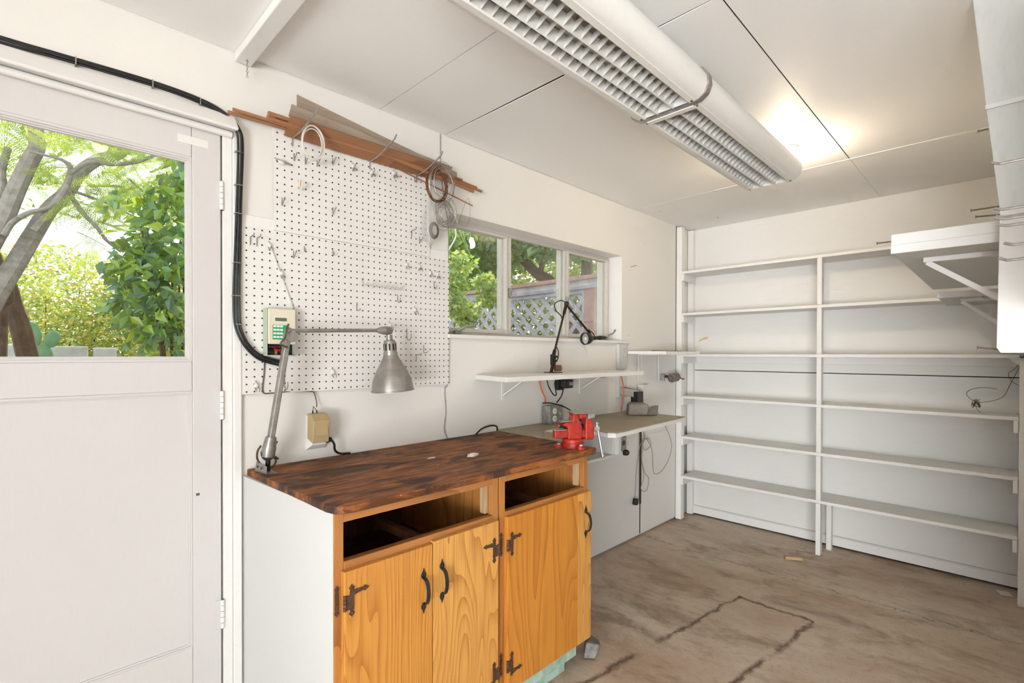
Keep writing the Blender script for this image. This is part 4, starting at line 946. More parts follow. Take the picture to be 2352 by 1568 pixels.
def ring_coil(name, c, r, n, wire, mat, label, cat, squash=1.0, jitter=0.0, e1=(1, 0, 0), e2=(0, 0, 1), seed=1):
    rnd = random.Random(seed); c = Vector(c); e1 = Vector(e1).normalized(); e2 = Vector(e2).normalized(); nn = e1.cross(e2)
    o = thing(name, c, label, cat)
    for k in range(n):
        ph = rnd.random() * 6.28; rr = r * (1 + rnd.uniform(-jitter, jitter)); tl = rnd.uniform(-jitter, jitter) * 1.2; cc = c + e1 * rnd.uniform(-1, 1) * jitter * r * 0.5 + e2 * rnd.uniform(-1, 1) * jitter * r * 0.5
        pts = []
        for i in range(29):
            a = ph + 2 * math.pi * i / 28
            pts.append(cc + e1 * math.cos(a) * rr * squash + e2 * math.sin(a) * rr + nn * (math.sin(a + ph * 2) * tl * r + (k - n / 2) * wire * 0.8))
        MB().tube(pts, wire, 6).build('loop', mat, o, smooth=True)
    return o
ring_coil('cable_tie_ring', (.760, 1.765, 2.050), .060, 4, .0020, 'hookwhite', 'white plastic ring hanging on the first long hook', 'ring', 0.62, 0.13, seed=3)
ring_coil('copper_coil', (1.306, 1.765, 2.030), .068, 7, .0024, 'copper', 'brown copper wire coil hanging from the last long hook', 'coil', 0.75, 0.05, seed=5)
ring_coil('thin_wire_coil', (1.316, 1.742, 2.042), .070, 6, .0010, 'steel', 'loose thin steel wire looped through the copper coil', 'coil', 0.8, 0.25, seed=8)
wn_ = ring_coil('wire_tangle', (1.352, 1.770, 1.918), .052, 14, .0011, 'steel', 'round tangle of grey wire hanging above the window corner', 'coil', 0.85, 0.35, seed=11)
MB().tube(smooth_path([(1.40, 1.765, 1.93), (1.43, 1.76, 1.88), (1.47, 1.76, 1.885), (1.50, 1.77, 1.95), (1.49, 1.77, 2.02), (1.46, 1.775, 1.96), (1.43, 1.78, 1.87)]), 0.0009, 5).build('loose_end', 'steel', wn_, smooth=True)
bg = thing('plastic_bag', (1.290, 1.80, 1.79), 'small clear plastic bag with a dark wire roll inside', 'bag')
MB().lathe([(0.006, 0.120), (0.012, 0.10), (0.026, 0.06), (0.034, 0.02), (0.034, -0.03), (0.026, -0.06), (0.012, -0.085), (0.004, -0.09)], (1.295, 1.802, 1.865), (0, 0, 1), 14).build('film', 'film', bg, smooth=True)
m = MB()
for k in range(5):
    m.tube([(1.312 + .022 * math.cos(a) * (1 - .05 * k), 1.795 - 0.002 * k, 1.842 + .034 * math.sin(a) * (1 - .06 * k)) for a in [6.2832 * i / 20 for i in range(21)]], 0.004, 6)
m.build('wire_roll', 'brownwire', bg, smooth=True)
MB().tube(smooth_path([(1.278, 1.80, 1.975), (1.280, 1.795, 1.90), (1.276, 1.79, 1.84), (1.285, 1.785, 1.785)]), 0.0040, 8).build('twisted_neck', 'film', bg, smooth=True)

# ------------------------------------------------------------------ cable bundle by the door
cb = thing('cable_bundle', (0.3, WY, 2.10), 'bundle of black cables running over the door to the controller', 'cable')
base = [(-0.40, 1.840, 2.098), (-0.021, 1.840, 2.103), (.095, 1.840, 2.108), (.310, 1.838, 2.113), (.438, 1.836, 2.103), (.501, 1.832, 2.080), (.531, 1.822, 2.044), (.540, 1.822, 1.988), (.535, 1.826, 1.782), (.527, 1.826, 1.460), (.541, 1.824, 1.358), (.594, 1.824, 1.288), (.672, 1.824, 1.262)]
rnd = random.Random(4)
for k in range(3):
    pts = []
    for i, p in enumerate(base):
        a = base[max(i - 1, 0)]; b = base[min(i + 1, len(base) - 1)]
        d = Vector((b[0] - a[0], 0, b[2] - a[2])).normalized(); s = Vector((d.z, 0, -d.x))
        off = (k - 1) * (0.0062 if i < 6 else (0.0088 if i == 9 else 0.0070)) + rnd.uniform(-0.0012, 0.0012)
        pts.append(Vector(p) + s * off + Vector((0, (-0.004 if k == 1 else 0), 0)))
    MB().tube(smooth_path(pts, 8), 0.0036, 8).build('cable', 'black', cb, smooth=True)
for (x, z, hor) in ((.125, 2.107, 1), (.300, 2.112, 1), (.425, 2.103, 1), (.534, 1.97, 0), (.533, 1.86, 0), (.533, 1.765, 0), (.530, 1.60, 0), (.527, 1.49, 0), (.534, 1.395, 0)):
    m = MB().box(x - 0.0012, x + 0.0012, 1.829, 1.848, z - 0.0115, z + 0.0115) if hor else MB().box(x - 0.0115, x + 0.0115, 1.816, 1.846, z - 0.0012, z + 0.0012)
    m.build('cable_staple', 'steel', cb)
tag(MB().tube(smooth_path([(1.385, 1.846, 2.305), (1.388, 1.846, 2.15), (1.405, 1.846, 2.02), (1.430, 1.846, 1.90), (1.432, 1.846, 1.72), (1.430, 1.846, 1.20), (1.412, 1.846, 1.14), (1.418, 1.846, 1.03), (1.410, 1.846, .95), (1.425, 1.840, .904)]), 0.0022, 6).build('wall_wire', 'hookgrey', smooth=True, loc=(1.41, 1.846, .904)), 'thin grey wire running down the wall beside the window', 'wire')

# ------------------------------------------------------------------ irrigation controller
ct = thing('wall_controller', (0.66, PY, 1.289), 'cream and green wall controller with keypad on the pegboard', 'controller')
CX0, CX1, CZ0, CZ1, CF = .613, .712, 1.289, 1.454, 1.797
MB().box(CX0, CX1, PY - 0.004, PY - 0.0005, CZ0, CZ1).build('back_plate', 'greenbox', ct, bevel=0.002)
MB().box(CX0, CX0 + 0.003, CF, PY - 0.004, CZ0, CZ1).build('case_side', 'greenbox', ct, bevel=0.001)
MB().box(CX1 - 0.003, CX1, CF, PY - 0.004, CZ0, CZ1).build('case_side', 'greenbox', ct, bevel=0.001)
MB().box(CX0 + .003, CX1 - .003, CF, PY - 0.004, CZ1 - 0.003, CZ1).build('case_top', 'greenbox', ct)
MB().box(CX0 + .003, CX1 - .003, CF, PY - 0.004, CZ0, CZ0 + 0.003).build('case_bottom', 'greenbox', ct)
MB().box(CX0 + .004, CX1 - .002, CF - 0.004, CF + 0.004, 1.330, CZ1 - 0.002).build('cover', 'creambox', ct, bevel=0.003)
MB().box(.636, .680, CF - 0.0048, CF - 0.0035, 1.408, 1.425).build('display_frame', 'whiteplastic', ct)
MB().box(.639, .678, CF - 0.0054, CF - 0.0040, 1.410, 1.422).build('display', 'lcd', ct)
MB().box(.631, .680, CF - 0.0048, CF - 0.0035, 1.346, 1.397).build('keypad', 'greenkey', ct)
for r in range(4):
    for c in range(3):
        MB().box(.633 + c * .0112, .6425 + c * .0112, CF - 0.0056, CF - 0.0044, 1.3885 - r * .0124, 1.3955 - r * .0124).build('key', 'whitekey', ct)
MB().box(CX0 + .005, CX1 - .005, 1.822, 1.828, CZ0 + .004, 1.332).build('terminal_board', 'dark', ct)
for k in range(8): MB().cyl((.622 + k * .0082, 1.822, 1.321), (.622 + k * .0082, 1.8185, 1.321), .0022, 8).build('terminal_screw', 'steel', ct)
MB().cyl((.618, 1.812, 1.301), (.642, 1.812, 1.301), .0085, 14).build('battery', 'black', ct, smooth=True)
MB().cyl((.642, 1.812, 1.301), (.650, 1.812, 1.301), .0085, 14).build('battery_end', 'dowel', ct, smooth=True)
for k in range(3): MB().tube(smooth_path([(.646 + k * .004, 1.820, 1.325), (.641 + k * .004, 1.808, 1.312), (.655 + k * .005, 1.804, 1.306 + k * .003), (.668, 1.812, 1.300 + k * .006)]), .0011, 5).build('wire', 'redwire', ct, smooth=True)
tag(MB().tube(smooth_path([(.618, 1.832, 1.288), (.6165, 1.833, 1.23), (.612, 1.833, 1.165), (.640, 1.834, 1.158), (.70, 1.838, 1.160), (.785, 1.842, 1.156), (.797, 1.838, 1.145), (.802, 1.832, 1.115), (.799, 1.826, 1.098)]), .0022, 6).build('controller_cord', 'brownwire', smooth=True, loc=(.7, 1.838, 1.10)), 'thin brown cord from the controller down to the tan adapter', 'cord')

# ------------------------------------------------------------------ outlet with the plug-in transformer
oc = thing('wall_outlet', (.805, WY, .94), 'white surface outlet with wedge cover above the worktop', 'outlet')
m = MB(); m._add([(.768, WY, .938), (.842, WY, .938), (.842, WY, 1.070), (.768, WY, 1.070), (.778, 1.818, .958), (.832, 1.818, .958), (.832, 1.818, 1.055), (.778, 1.818, 1.055)],
    [(0, 1, 2, 3), (7, 6, 5, 4), (4, 5, 1, 0), (5, 6, 2, 1), (6, 7, 3, 2), (7, 4, 0, 3)]); m.build('box', 'trim', oc)
for (x, z) in ((.786, .968), (.800, .970)): MB().obox((x, 1.8176, z), (.003, .002, .007)).build('slot', 'dark', oc)
tr = thing('plug_transformer', (.81, 1.80, .975), 'tan plug-in transformer with two wires on top', 'adapter')
MB().prism([(.782, 1.818, .985), (.782, 1.772, .972), (.782, 1.762, 1.052), (.782, 1.790, 1.078), (.782, 1.816, 1.078)], (.062, 0, 0)).build('body', 'tan', tr, bevel=0.003)
MB().box(.790, .836, 1.7625, 1.7655, 1.000, 1.035).build('label', 'tan', tr)
for x in (.797, .812): MB().cyl((x, 1.803, 1.078), (x, 1.803, 1.088), .0026, 8).build('terminal', 'black', tr)
for x in (.797, .812): MB().tube([(x, 1.803, 1.087), (.803, 1.812, 1.103)], .0013, 6).build('wire', 'brownwire', tr)
tr.location.x -= 0.022
pc = thing('black_power_cord', (.87, 1.80, .905), 'black plug and cord from the outlet to the worktop edge', 'cord')
MB().obox((.834, 1.806, .974), (.022, .026, .016), (0, -15, 0)).build('plug', 'black', pc, bevel=0.003)
MB().tube(smooth_path([(.845, 1.804, .974), (.858, 1.806, .955), (.864, 1.812, .930), (.890, 1.824, .912), (.935, 1.832, .906)]), .0044, 8).build('cord', 'black', pc, smooth=True)
tag(MB().tube(smooth_path([(1.585, 1.830, .903), (1.60, 1.800, .935), (1.635, 1.775, .950), (1.665, 1.765, .945), (1.672, 1.765, .925)]), .0042, 8).build('cord_loop', 'black', smooth=True, loc=(1.63, 1.80, .903)), 'short loop of black cord rising behind the worktop corner', 'cord')

# ------------------------------------------------------------------ silver articulated lamp
LY = 1.715
lp = thing('silver_task_lamp', (.600, 1.765, .9005), 'silver articulated work lamp clamped to the worktop corner', 'lamp')
MB().prism([(.575, 1.80, .901), (.612, 1.800, .901), (.618, 1.716, .901), (.583, 1.716, .901)], (0, 0, .003)).build('base_plate', 'alu', lp)
MB().prism([(.575, 1.800, .904), (.583, 1.716, .904), (.583, 1.716, .926), (.580, 1.735, .932), (.5765, 1.790, .932)], (.003, 0, 0)).build('clamp_flange', 'alu', lp, bevel=0.001)
for y in (1.742, 1.776): MB().cyl((.5745, y, .918), (.5775, y, .918), .004, 10).build('bolt', 'nail', lp)
MB().cyl((.600, 1.752, .903), (.600, 1.748, .940), .008, 14).build('swivel_post', 'blackmetal', lp, smooth=True)
MB().cyl((.596, 1.735, .962), (.604, 1.768, .962), .021, 20).build('pivot_disc', 'blackmetal', lp, smooth=True)
A0 = V(.598, 1.742, .960); A1 = V(.650, LY, 1.345)
d = (A1 - A0).normalized()
MB().tube([A0 + d * -.006, A0 + d * .02, A0 + d * .06], [.020, .022, .017], 16).build('lower_knuckle', 'alu', lp, smooth=True)
MB().bar(A0 + d * .045, A1, .019, .026, (0, 1, 0)).build('lower_arm', 'alu', lp, bevel=0.004)
MB().cyl((.592, 1.729, .962), (.596, 1.737, .962), .011, 16).build('hub_cap', 'dark', lp)
MB().cyl((.592, 1.7285, .962), (.5925, 1.730, .962), .009, 16).build('hub_face', 'steel', lp)
MB().tube([(.618, 1.757, .978), (.634, 1.762, .998)], .004, 8).build('wing_nut', 'nail', lp)
MB().sphere(A1 + V(.002, -.004, .010), .0175, 14, (1, .7, 1)).build('elbow', 'alu', lp, smooth=True)
MB().cyl(A1 + V(.010, -.016, .010), A1 + V(.014, .016, .010), .020, 16).build('elbow_disc', 'alu', lp, smooth=True)
B0 = V(.652, LY - .006, 1.374); B1 = V(1.010, LY - .006, 1.388)
MB().sphere(B0, .0125, 14).build('elbow_ball', 'alu', lp, smooth=True)
MB().tube([B0, B1], .0068, 12).build('upper_arm', 'alu', lp, smooth=True)
MB().lathe([(.0075, -.004), (.009, 0), (.0135, .012), (.0165, .030), (.0165, .048), (.013, .060), (.004, .066)], V(.985, LY - .006, 1.387), (1, 0, .02), 16).build('head_knuckle', 'alu', lp, smooth=True)
MB().lathe([(.006, 0), (.006, .003), (.003, .0045)], (1.010, LY - .0225, 1.388), (0, -1, 0), 12).build('screw', 'steel', lp, smooth=True)
MB().tube(smooth_path([(.648, LY - .018, 1.395), (.640, LY - .024, 1.380), (.632, LY - .030, 1.350), (.618, LY - .030, 1.330), (.630, LY - .025, 1.322), (.644, LY - .018, 1.318)]), .0032, 8).build('cord', 'bakelite', lp, smooth=True)
MB().tube(smooth_path([(.592, 1.79, .985), (.582, 1.795, .965), (.582, 1.79, .935), (.600, 1.765, .912), (.622, 1.765, .915), (.640, 1.79, .930), (.62, 1.80, .955), (.66, 1.825, .925)]), .0034, 8).build('cord', 'bakelite', lp, smooth=True)
S0 = V(1.036, LY - .006, 1.372); ax = V(.075, .0, -1).normalized()
MB().cyl(S0, S0 + ax * .026, .0125, 14).build('stem', 'alu', lp, smooth=True)
hd = MB().lathe([(.014, .020), (.0205, .022), (.0235, .030), (.0245, .068), (.0270, .0685), (.0275, .076), (.0270, .080)], S0, ax, 24).build('socket_cap', 'alu', lp, smooth=True)
for k in range(10):
    a = 2 * math.pi * k / 10 + .3; e1 = ax.cross(V(0, 1, 0)).normalized(); e2 = ax.cross(e1)
    c = S0 + ax * .048 + (e1 * math.cos(a) + e2 * math.sin(a)) * .0238
    rad = (e1 * math.cos(a) + e2 * math.sin(a))
    MB().bar(c - ax * .013, c + ax * .013, .006, .002, rad).build('vent_slot', 'dark', hd)
MB().lathe([(.026, .076), (.032, .092), (.046, .118), (.062, .146), (.073, .172), (.079, .200), (.081, .215), (.0835, .2165), (.0835, .2195), (.0805, .2195), (.078, .200), (.071, .172), (.060, .147), (.044, .119), (.030, .094), (.020, .080)], S0, ax, 48, close=True).build('lamp_shade', 'alu', lp, smooth=True)
MB().sphere(S0 + ax * .13, .028, 14).build('bulb', 'whiteplastic', lp, smooth=True)

# ------------------------------------------------------------------ things on the worktop
def lump(name, c, s, mat, label, cat, seed, n=9, flat=1.0):
    rnd = random.Random(seed); m = MB(); m.sphere((0, 0, 0), 1.0, n)
    for v in m.v:
        k = 1 + rnd.uniform(-.20, .20); v.x *= s[0] * k; v.y *= s[1] * k; v.z = max(-s[2] * .75, v.z * s[2] * k)
        v += Vector(c) + V(0, 0, s[2] * .75)
    return tag(m.build(name, mat, loc=c), label, cat)
lump('plaster_chip', (1.245, 1.452, .9028), (.026, .016, .008), 'chip', 'larger pale chip lying in the middle of the dark worktop', 'chip', 3)
lump('plaster_chip', (1.117, 1.542, .9020), (.018, .007, .002), 'chip', 'flat thin pale flake on the dark worktop', 'chip', 4)

# ------------------------------------------------------------------ red bench vise
vs_ = thing('bench_vise', (1.665, 1.300, .9005), 'red cast bench vise bolted to the worktop corner', 'vise')
CXV, CYV = 1.668, 1.298
# here a runs along the slide (left in the picture is -), b across it
ax2 = V(.86, -.51, 0).normalized(); cr2 = V(ax2.y, -ax2.x, 0)   # slide direction: points to the front jaw; cr2: toward the viewer
def vq(a, b, z): return V(CXV, CYV, z) + ax2 * a + cr2 * b
m = MB().lathe([(.048, .0), (.048, .020), (.044, .022), (.044, .034), (.040, .038)], (CXV, CYV, .901), (0, 0, 1), 28); m.build('swivel_base', 'red', vs_, smooth=True)
for k, (a, b) in enumerate(((-.062, .0), (.012, .062), (.012, -.062))):
    c = vq(a, b, .901); MB().lathe([(.019, 0), (.019, .012), (.016, .014)], c, (0, 0, 1), 16).build('base_lug', 'red', vs_, smooth=True)
    MB().lathe([(.0085, .014), (.0085, .020), (.006, .022)], c, (0, 0, 1), 8).build('bolt', 'chrome', vs_, smooth=True)
def qprism(pts, b0, b1, name, mat='red', bev=0.003): return MB().prism([vq(a, b0, z) for a, z in pts], cr2 * (b1 - b0)).build(name, mat, vs_, bevel=bev)
qprism([(-.030, .938), (.030, .938), (.034, .960), (.032, .992), (.020, 1.010), (.022, 1.036), (.040, 1.040), (.040, 1.046), (-.012, 1.046), (-.006, 1.036), (-.010, 1.012), (-.040, 1.008), (-.052, 1.000), (-.050, .994), (-.032, .988), (-.028, .965)], -.026, .026, 'fixed_body', 'red', .004)
qprism([(-.058, 1.0085), (-.012, 1.0125), (-.012, 1.016), (-.058, 1.012)], -.022, .022, 'anvil', 'zinc', .001)
qprism([(-.085, .942), (.050, .942), (.050, .974), (-.085, .974)], -.016, .016, 'slide_bar', 'red', .003)
qprism([(-.088, .9742), (-.03, .9742), (-.03, .9780), (-.088, .9780)], -.017, .017, 'slide_cap', 'zinc', .001)
MB().cyl(vq(-.060, 0, .990), vq(.09, 0, .990), .0075, 12).build('screw', 'blackmetal', vs_, smooth=True)
MB().sphere(vq(-.062, 0, .992), .008, 10).build('screw_end', 'red', vs_, smooth=True)
qprism([(.048, .932), (.082, .932), (.088, .945), (.088, .985), (.080, 1.010), (.066, 1.030), (.052, 1.030), (.048, 1.008)], -.026, .026, 'moving_jaw', 'red', .005)
qprism([(-.012, 1.0465), (.043, 1.0465), (.043, 1.050), (-.012, 1.050)], -.052, .052, 'jaw_plate', 'zinc', .001)
qprism([(.012, 1.028), (.043, 1.030), (.043, 1.046), (.012, 1.046)], -.052, .052, 'fixed_jaw', 'red', .003)
qprism([(.049, 1.022), (.082, 1.026), (.082, 1.044), (.049, 1.046)], -.050, .050, 'moving_jaw_head', 'zinc', .006)
MB().cyl(vq(.086, 0, .975), vq(.118, 0, .975), .013, 14).build('screw_head', 'zinc', vs_, smooth=True)
h0, h1 = vq(.106, .0, .985) + V(0, -.004, .012), vq(.130, .016, .858)
MB().tube([h0, h1], .0052, 10).build('handle', 'chrome', vs_, smooth=True)
MB().sphere(h1, .0085, 12, (1, 1, .8)).build('handle_knob', 'chrome', vs_, smooth=True)
MB().sphere(h0, .0085, 12, (1, 1, .8)).build('handle_knob', 'chrome', vs_, smooth=True)
# worn raised casting marks on the vise body
m = MB()
for k, (hgt, w) in enumerate(((.010, .0022), (.013, .0022), (.011, .0022), (.012, .0022))):
    a0 = -.014 + k * .011; c = vq(a0, .0262, .985 - k * .0008)
    m.bar(c - V(0, 0, hgt / 2), c + V(0, 0, hgt / 2), w, .0016, cr2)
    if k > 1: m.bar(c - V(0, 0, hgt / 2) , c - V(0, 0, hgt / 2) + ax2 * .006, .0016, .0022, cr2)
m.build('casting_marks', 'red', vs_)

vs_.location.z += 0.0047

# ------------------------------------------------------------------ electrical bits around the far bench
jb = thing('junction_box', (2.12, 1.82, .9215), 'grey metal junction box with a double outlet on the far bench', 'outlet box')
MB().box(2.082, 2.190, 1.780, 1.838, .922, 1.022).build('box', 'zinc', jb, bevel=.004)
MB().box(2.080, 2.192, 1.777, 1.7805, .920, 1.024).build('cover', 'zinc', jb, bevel=.002)
for z in (.992, .950):
    r = MB().lathe([(.0165, 0), (.0165, .003), (.0155, .0038)], (2.120, 1.7765, z), (0, -1, 0), 20).build('receptacle', 'whiteplastic', jb, smooth=True)
    MB().box(2.113, 2.115, 1.7720, 1.7732, z - .004, z + .007).box(2.125, 2.127, 1.7720, 1.7732, z - .004, z + .007).build('slot', 'dark', r)
MB().obox((2.163, 1.770, .975), (.010, .018, .014), (20, 0, 0)).build('switch', 'tan', jb, bevel=.002)
jb.location.z -= 0.0095
ad = thing('black_adapter', (2.25, 1.83, 1.09), 'black plug adapter on the wall under the plank shelf', 'adapter')
MB().box(2.205, 2.262, 1.822, 1.849, 1.092, 1.165).build('plate', 'black', ad, bevel=.004)
MB().box(2.222, 2.300, 1.785, 1.822, 1.102, 1.152).build('body', 'black', ad, bevel=.006)
MB().box(2.262, 2.296, 1.7845, 1.7855, 1.118, 1.138).build('label', 'zinc', ad)
oc1 = thing('orange_cord', (2.5, 1.83, 1.0), 'orange extension cord hung beneath the plank shelf', 'cord')
MB().tube(smooth_path([(2.055, 1.790, 1.026), (2.065, 1.800, 1.06), (2.050, 1.815, 1.11), (2.060, 1.825, 1.165), (2.20, 1.832, 1.166), (2.42, 1.832, 1.167), (2.55, 1.832, 1.160), (2.66, 1.830, 1.152), (2.76, 1.822, 1.163), (2.82, 1.815, 1.168), (2.850, 1.810, 1.14), (2.868, 1.805, 1.06), (2.855, 1.805, .98), (2.838, 1.805, .9235)]), .0040, 8).build('cord', 'orange', oc1, smooth=True)
lc = thing('black_lamp_cord', (2.15, 1.80, 1.0), 'black lamp cord looping between the plank shelf and the junction box', 'cord')
MB().tube(smooth_path([(2.075, 1.80, 1.172), (2.085, 1.79, 1.12), (2.115, 1.782, 1.075), (2.150, 1.790, 1.07), (2.150, 1.795, 1.10), (2.150, 1.80, 1.14), (2.195, 1.805, 1.172), (2.225, 1.815, 1.165)]), .0036, 8).build('cord', 'black', lc, smooth=True)
MB().tube(smooth_path([(2.225, 1.80, 1.098), (2.195, 1.79, 1.06), (2.155, 1.79, 1.027)]), .0036, 8).build('cord', 'black', lc, smooth=True)
tag(MB().tube(smooth_path([(2.045, 1.80, 1.030), (2.08, 1.77, 1.030), (2.14, 1.73, 1.010), (2.20, 1.70, .970), (2.235, 1.68, .925)]), .0036, 8).build('arched_cable', 'black', smooth=True, loc=(2.14, 1.75, .92)), 'black cord arching from the junction box down behind the vise', 'cord')

os_ = thing('outlet_strip', (2.53, 1.58, .70), 'silver outlet plate with two dark sockets below the far bench', 'outlet')
OX, OY = 2.520, 1.60
MB().box(2.449, 2.478, 1.575, 1.64, .72, .894).build('mounting_board', 'shelf', os_, bevel=.002)
MB().box(2.479, 2.542, 1.580, 1.612, .735, .870).build('plate', 'zinc', os_, bevel=.004)
for z in (.833, .782): MB().lathe([(.016, 0), (.016, .003), (.013, .004)], (2.512, 1.580, z), (0, -1, 0), 18).build('socket', 'bakelite', os_, smooth=True)
MB().lathe([(.017, 0), (.017, .022), (.011, .030)], (2.530, 1.588, .722), (0, -1, .1), 18).build('plug', 'black', os_, smooth=True)

hc = thing('tangled_cable', (3.15, 1.83, .55), 'tangled thin brown cord hanging under the far bench', 'cord')
MB().tube(smooth_path([(3.04, 1.82, .90), (3.10, 1.815, .80), (3.15, 1.81, .72), (3.11, 1.81, .66), (3.16, 1.81, .62), (3.24, 1.812, .65), (3.20, 1.815, .70), (3.12, 1.815, .685), (3.08, 1.815, .62), (3.05, 1.815, .50), (3.045, 1.82, .38), (3.045, 1.825, .30)]), .0026, 6).build('cord', 'greywire', hc, smooth=True)
MB().tube(smooth_path([(3.12, 1.815, .90), (3.13, 1.81, .80), (3.12, 1.805, .70), (3.10, 1.805, .58), (3.14, 1.805, .47), (3.20, 1.805, .41), (3.17, 1.808, .33), (3.10, 1.81, .36), (3.14, 1.81, .44), (3.11, 1.81, .55), (3.13, 1.81, .66)]), .0026, 6).build('cord', 'greywire', hc, smooth=True)
MB().tube(smooth_path([(3.32, 1.82, .905), (3.40, 1.815, .82), (3.50, 1.81, .70), (3.55, 1.81, .60), (3.50, 1.81, .50), (3.38, 1.81, .43), (3.28, 1.81, .44), (3.26, 1.81, .56), (3.24, 1.81, .63), (3.17, 1.812, .70), (3.13, 1.812, .67)]), .0026, 6).build('cord', 'greywire', hc, smooth=True)
MB().obox((3.05, 1.822, .275), (.034, .030, .045), (0, 10, 0)).build('plug', 'black', hc, bevel=.006)
tag(MB().tube([(3.140, 1.836, .95), (3.142, 1.838, .75), (3.138, 1.838, .24)], .0075, 8).build('black_pole', 'blackmetal', smooth=True, loc=(3.14, 1.838, .24)), 'thin black pole standing in the wall gap under the far bench', 'pole')

# pencil sharpener on the wall
sh = thing('pencil_sharpener', (3.44, 1.79, 1.12), 'brown crank pencil sharpener on the wall by the corner post', 'sharpener')
MB().box(3.405, 3.425, 1.800, 1.8365, 1.105, 1.155).build('wall_bracket', 'zinc', sh, bevel=.003)
sa = V(.80, -.18, .10).normalized()
MB().cyl((3.42, 1.812, 1.136), (3.44, 1.775, 1.136), .010, 12).build('neck', 'blackmetal', sh)
S1 = V(3.428, 1.755, 1.125)
MB().lathe([(.004, -.004), (.031, -.004), (.034, 0), (.034, .014), (.0325, .016), (.0325, .060), (.028, .070), (.012, .076)], S1, sa, 28).build('barrel', 'greytool', sh, smooth=True)
e1 = sa.cross(V(0, 0, 1)).normalized(); e2 = sa.cross(e1)
m = MB()
for k in range(6):
    a = 2 * math.pi * k / 6; c = S1 + (e1 * math.cos(a) + e2 * math.sin(a)) * .019 - sa * .0042
    m.lathe([(.0045, 0), (.0045, -.0012)], c, sa, 10)
m.build('guide_hole', 'dark', sh)
MB().tube(smooth_path([S1 + sa * .074, S1 + sa * .090 + V(0, 0, -.004), S1 + sa * .110 + V(0, -.01, -.022), S1 + sa * .130 + V(0, -.012, -.024)]), .0048, 8).build('crank', 'rust', sh, smooth=True)

# white box, grey bracket tool, grey grinder
tag(MB().box(3.10, 3.168, 1.795, 1.8375, .985, 1.085).build('utility_box', 'ledge', bevel=.002, loc=(3.13, 1.82, .985)), 'small off-white box on the wall behind the grey bracket', 'box')
bt = thing('swing_bracket', (2.95, 1.80, 1.03), 'grey metal swing bracket with black block on the wall post', 'bracket')
MB().prism([(2.858, 1.822, 1.078), (2.915, 1.742, 1.060), (2.955, 1.735, 1.060), (2.900, 1.822, 1.078)], (0, 0, -.004)).build('top_plate', 'greytool', bt)
MB().prism([(2.858, 1.824, 1.079), (2.925, 1.722, 1.060), (2.925, 1.722, 1.008), (2.858, 1.824, 1.030)], (.005, .004, 0)).build('side_plate', 'greytool', bt, bevel=.001)
MB().prism([(2.905, 1.824, 1.079), (2.965, 1.735, 1.058), (2.965, 1.735, 1.012), (2.905, 1.824, 1.032)], (.005, .004, 0)).build('side_plate', 'greytool', bt, bevel=.001)
MB().box(2.905, 2.975, 1.720, 1.775, .962, 1.052).build('block', 'black', bt, bevel=.003)
MB().lathe([(.006, 0), (.006, .003)], (2.918, 1.733, 1.036), (-.84, -.54, 0), 10).build('rivet', 'steel', bt)
gt = thing('bench_grinder', (2.83, 1.65, .9215), 'small grey cast metal grinder sitting on the far bench', 'tool')
MB().prism([(2.735, 1.690, .922), (2.810, 1.590, .922), (2.825, 1.590, .985), (2.812, 1.612, 1.000), (2.765, 1.680, 1.000), (2.745, 1.690, .992)], (.075, .062, 0)).build('body', 'greytool', gt, bevel=.010, bseg=3)
MB().prism([(2.806, 1.612, .924), (2.872, 1.560, .924), (2.885, 1.560, .985), (2.820, 1.600, .968)], (.018, .030, 0)).build('side_cover', 'greytool', gt, bevel=.003)
MB().obox((2.925, 1.600, .932), (.028, .016, .018), (0, 20, 20)).build('plug', 'black', gt, bevel=.003)

gt.location.z -= 0.0095

# ------------------------------------------------------------------ black articulated lamp on the plank shelf
bl = thing('black_task_lamp', (2.10, 1.775, 1.196), 'black articulated lamp standing on the plank shelf by the window', 'lamp')
MB().prism([(2.055, 1.80, 1.1965), (2.145, 1.80, 1.1965), (2.150, 1.745, 1.1965), (2.060, 1.745, 1.1965)], (0, 0, .004)).build('base_plate', 'blackmetal', bl)
MB().cyl((2.10, 1.785, 1.200), (2.102, 1.775, 1.245), .009, 12).build('swivel_post', 'blackmetal', bl, smooth=True)
MB().cyl((2.108, 1.765, 1.222), (2.140, 1.750, 1.222), .017, 18).build('clamp_knob', 'rust', bl, smooth=True)
MB().box(2.090, 2.118, 1.765, 1.785, 1.238, 1.298).build('fork', 'blackmetal', bl, bevel=.003)
for (x, z) in ((2.092, 1.262), (2.096, 1.285)): MB().cyl((x - .012, 1.760, z), (x + .02, 1.755, z), .006, 10).build('bolt', 'blackmetal', bl)
C0, C1, C2 = V(2.105, 1.775, 1.285), V(2.218, 1.775, 1.580), V(2.425, 1.770, 1.432)
MB().tube([C0, C0.lerp(C1, .12), C0.lerp(C1, .14), C1], [.011, .010, .0062, .0062], 12).build('lower_arm', 'blackmetal', bl, smooth=True)
MB().tube([C0.lerp(C1, .82), C1], .0095, 12).build('sleeve', 'blackmetal', bl, smooth=True)
MB().sphere(C1 + V(0, -.003, .004), .015, 12).build('elbow', 'blackmetal', bl, smooth=True)
MB().tube([C1, C2], .0062, 12).build('upper_arm', 'blackmetal', bl, smooth=True)
MB().tube(smooth_path([C1 + V(-.01, -.01, .008), C1 + V(-.06, -.012, .018), C1 + V(-.115, -.012, -.004), C1 + V(-.105, -.012, -.04), C1 + V(-.06, -.01, -.066), C1 + V(-.035, 0, -.085)]), .0030, 8).build('cord', 'black', bl, smooth=True)
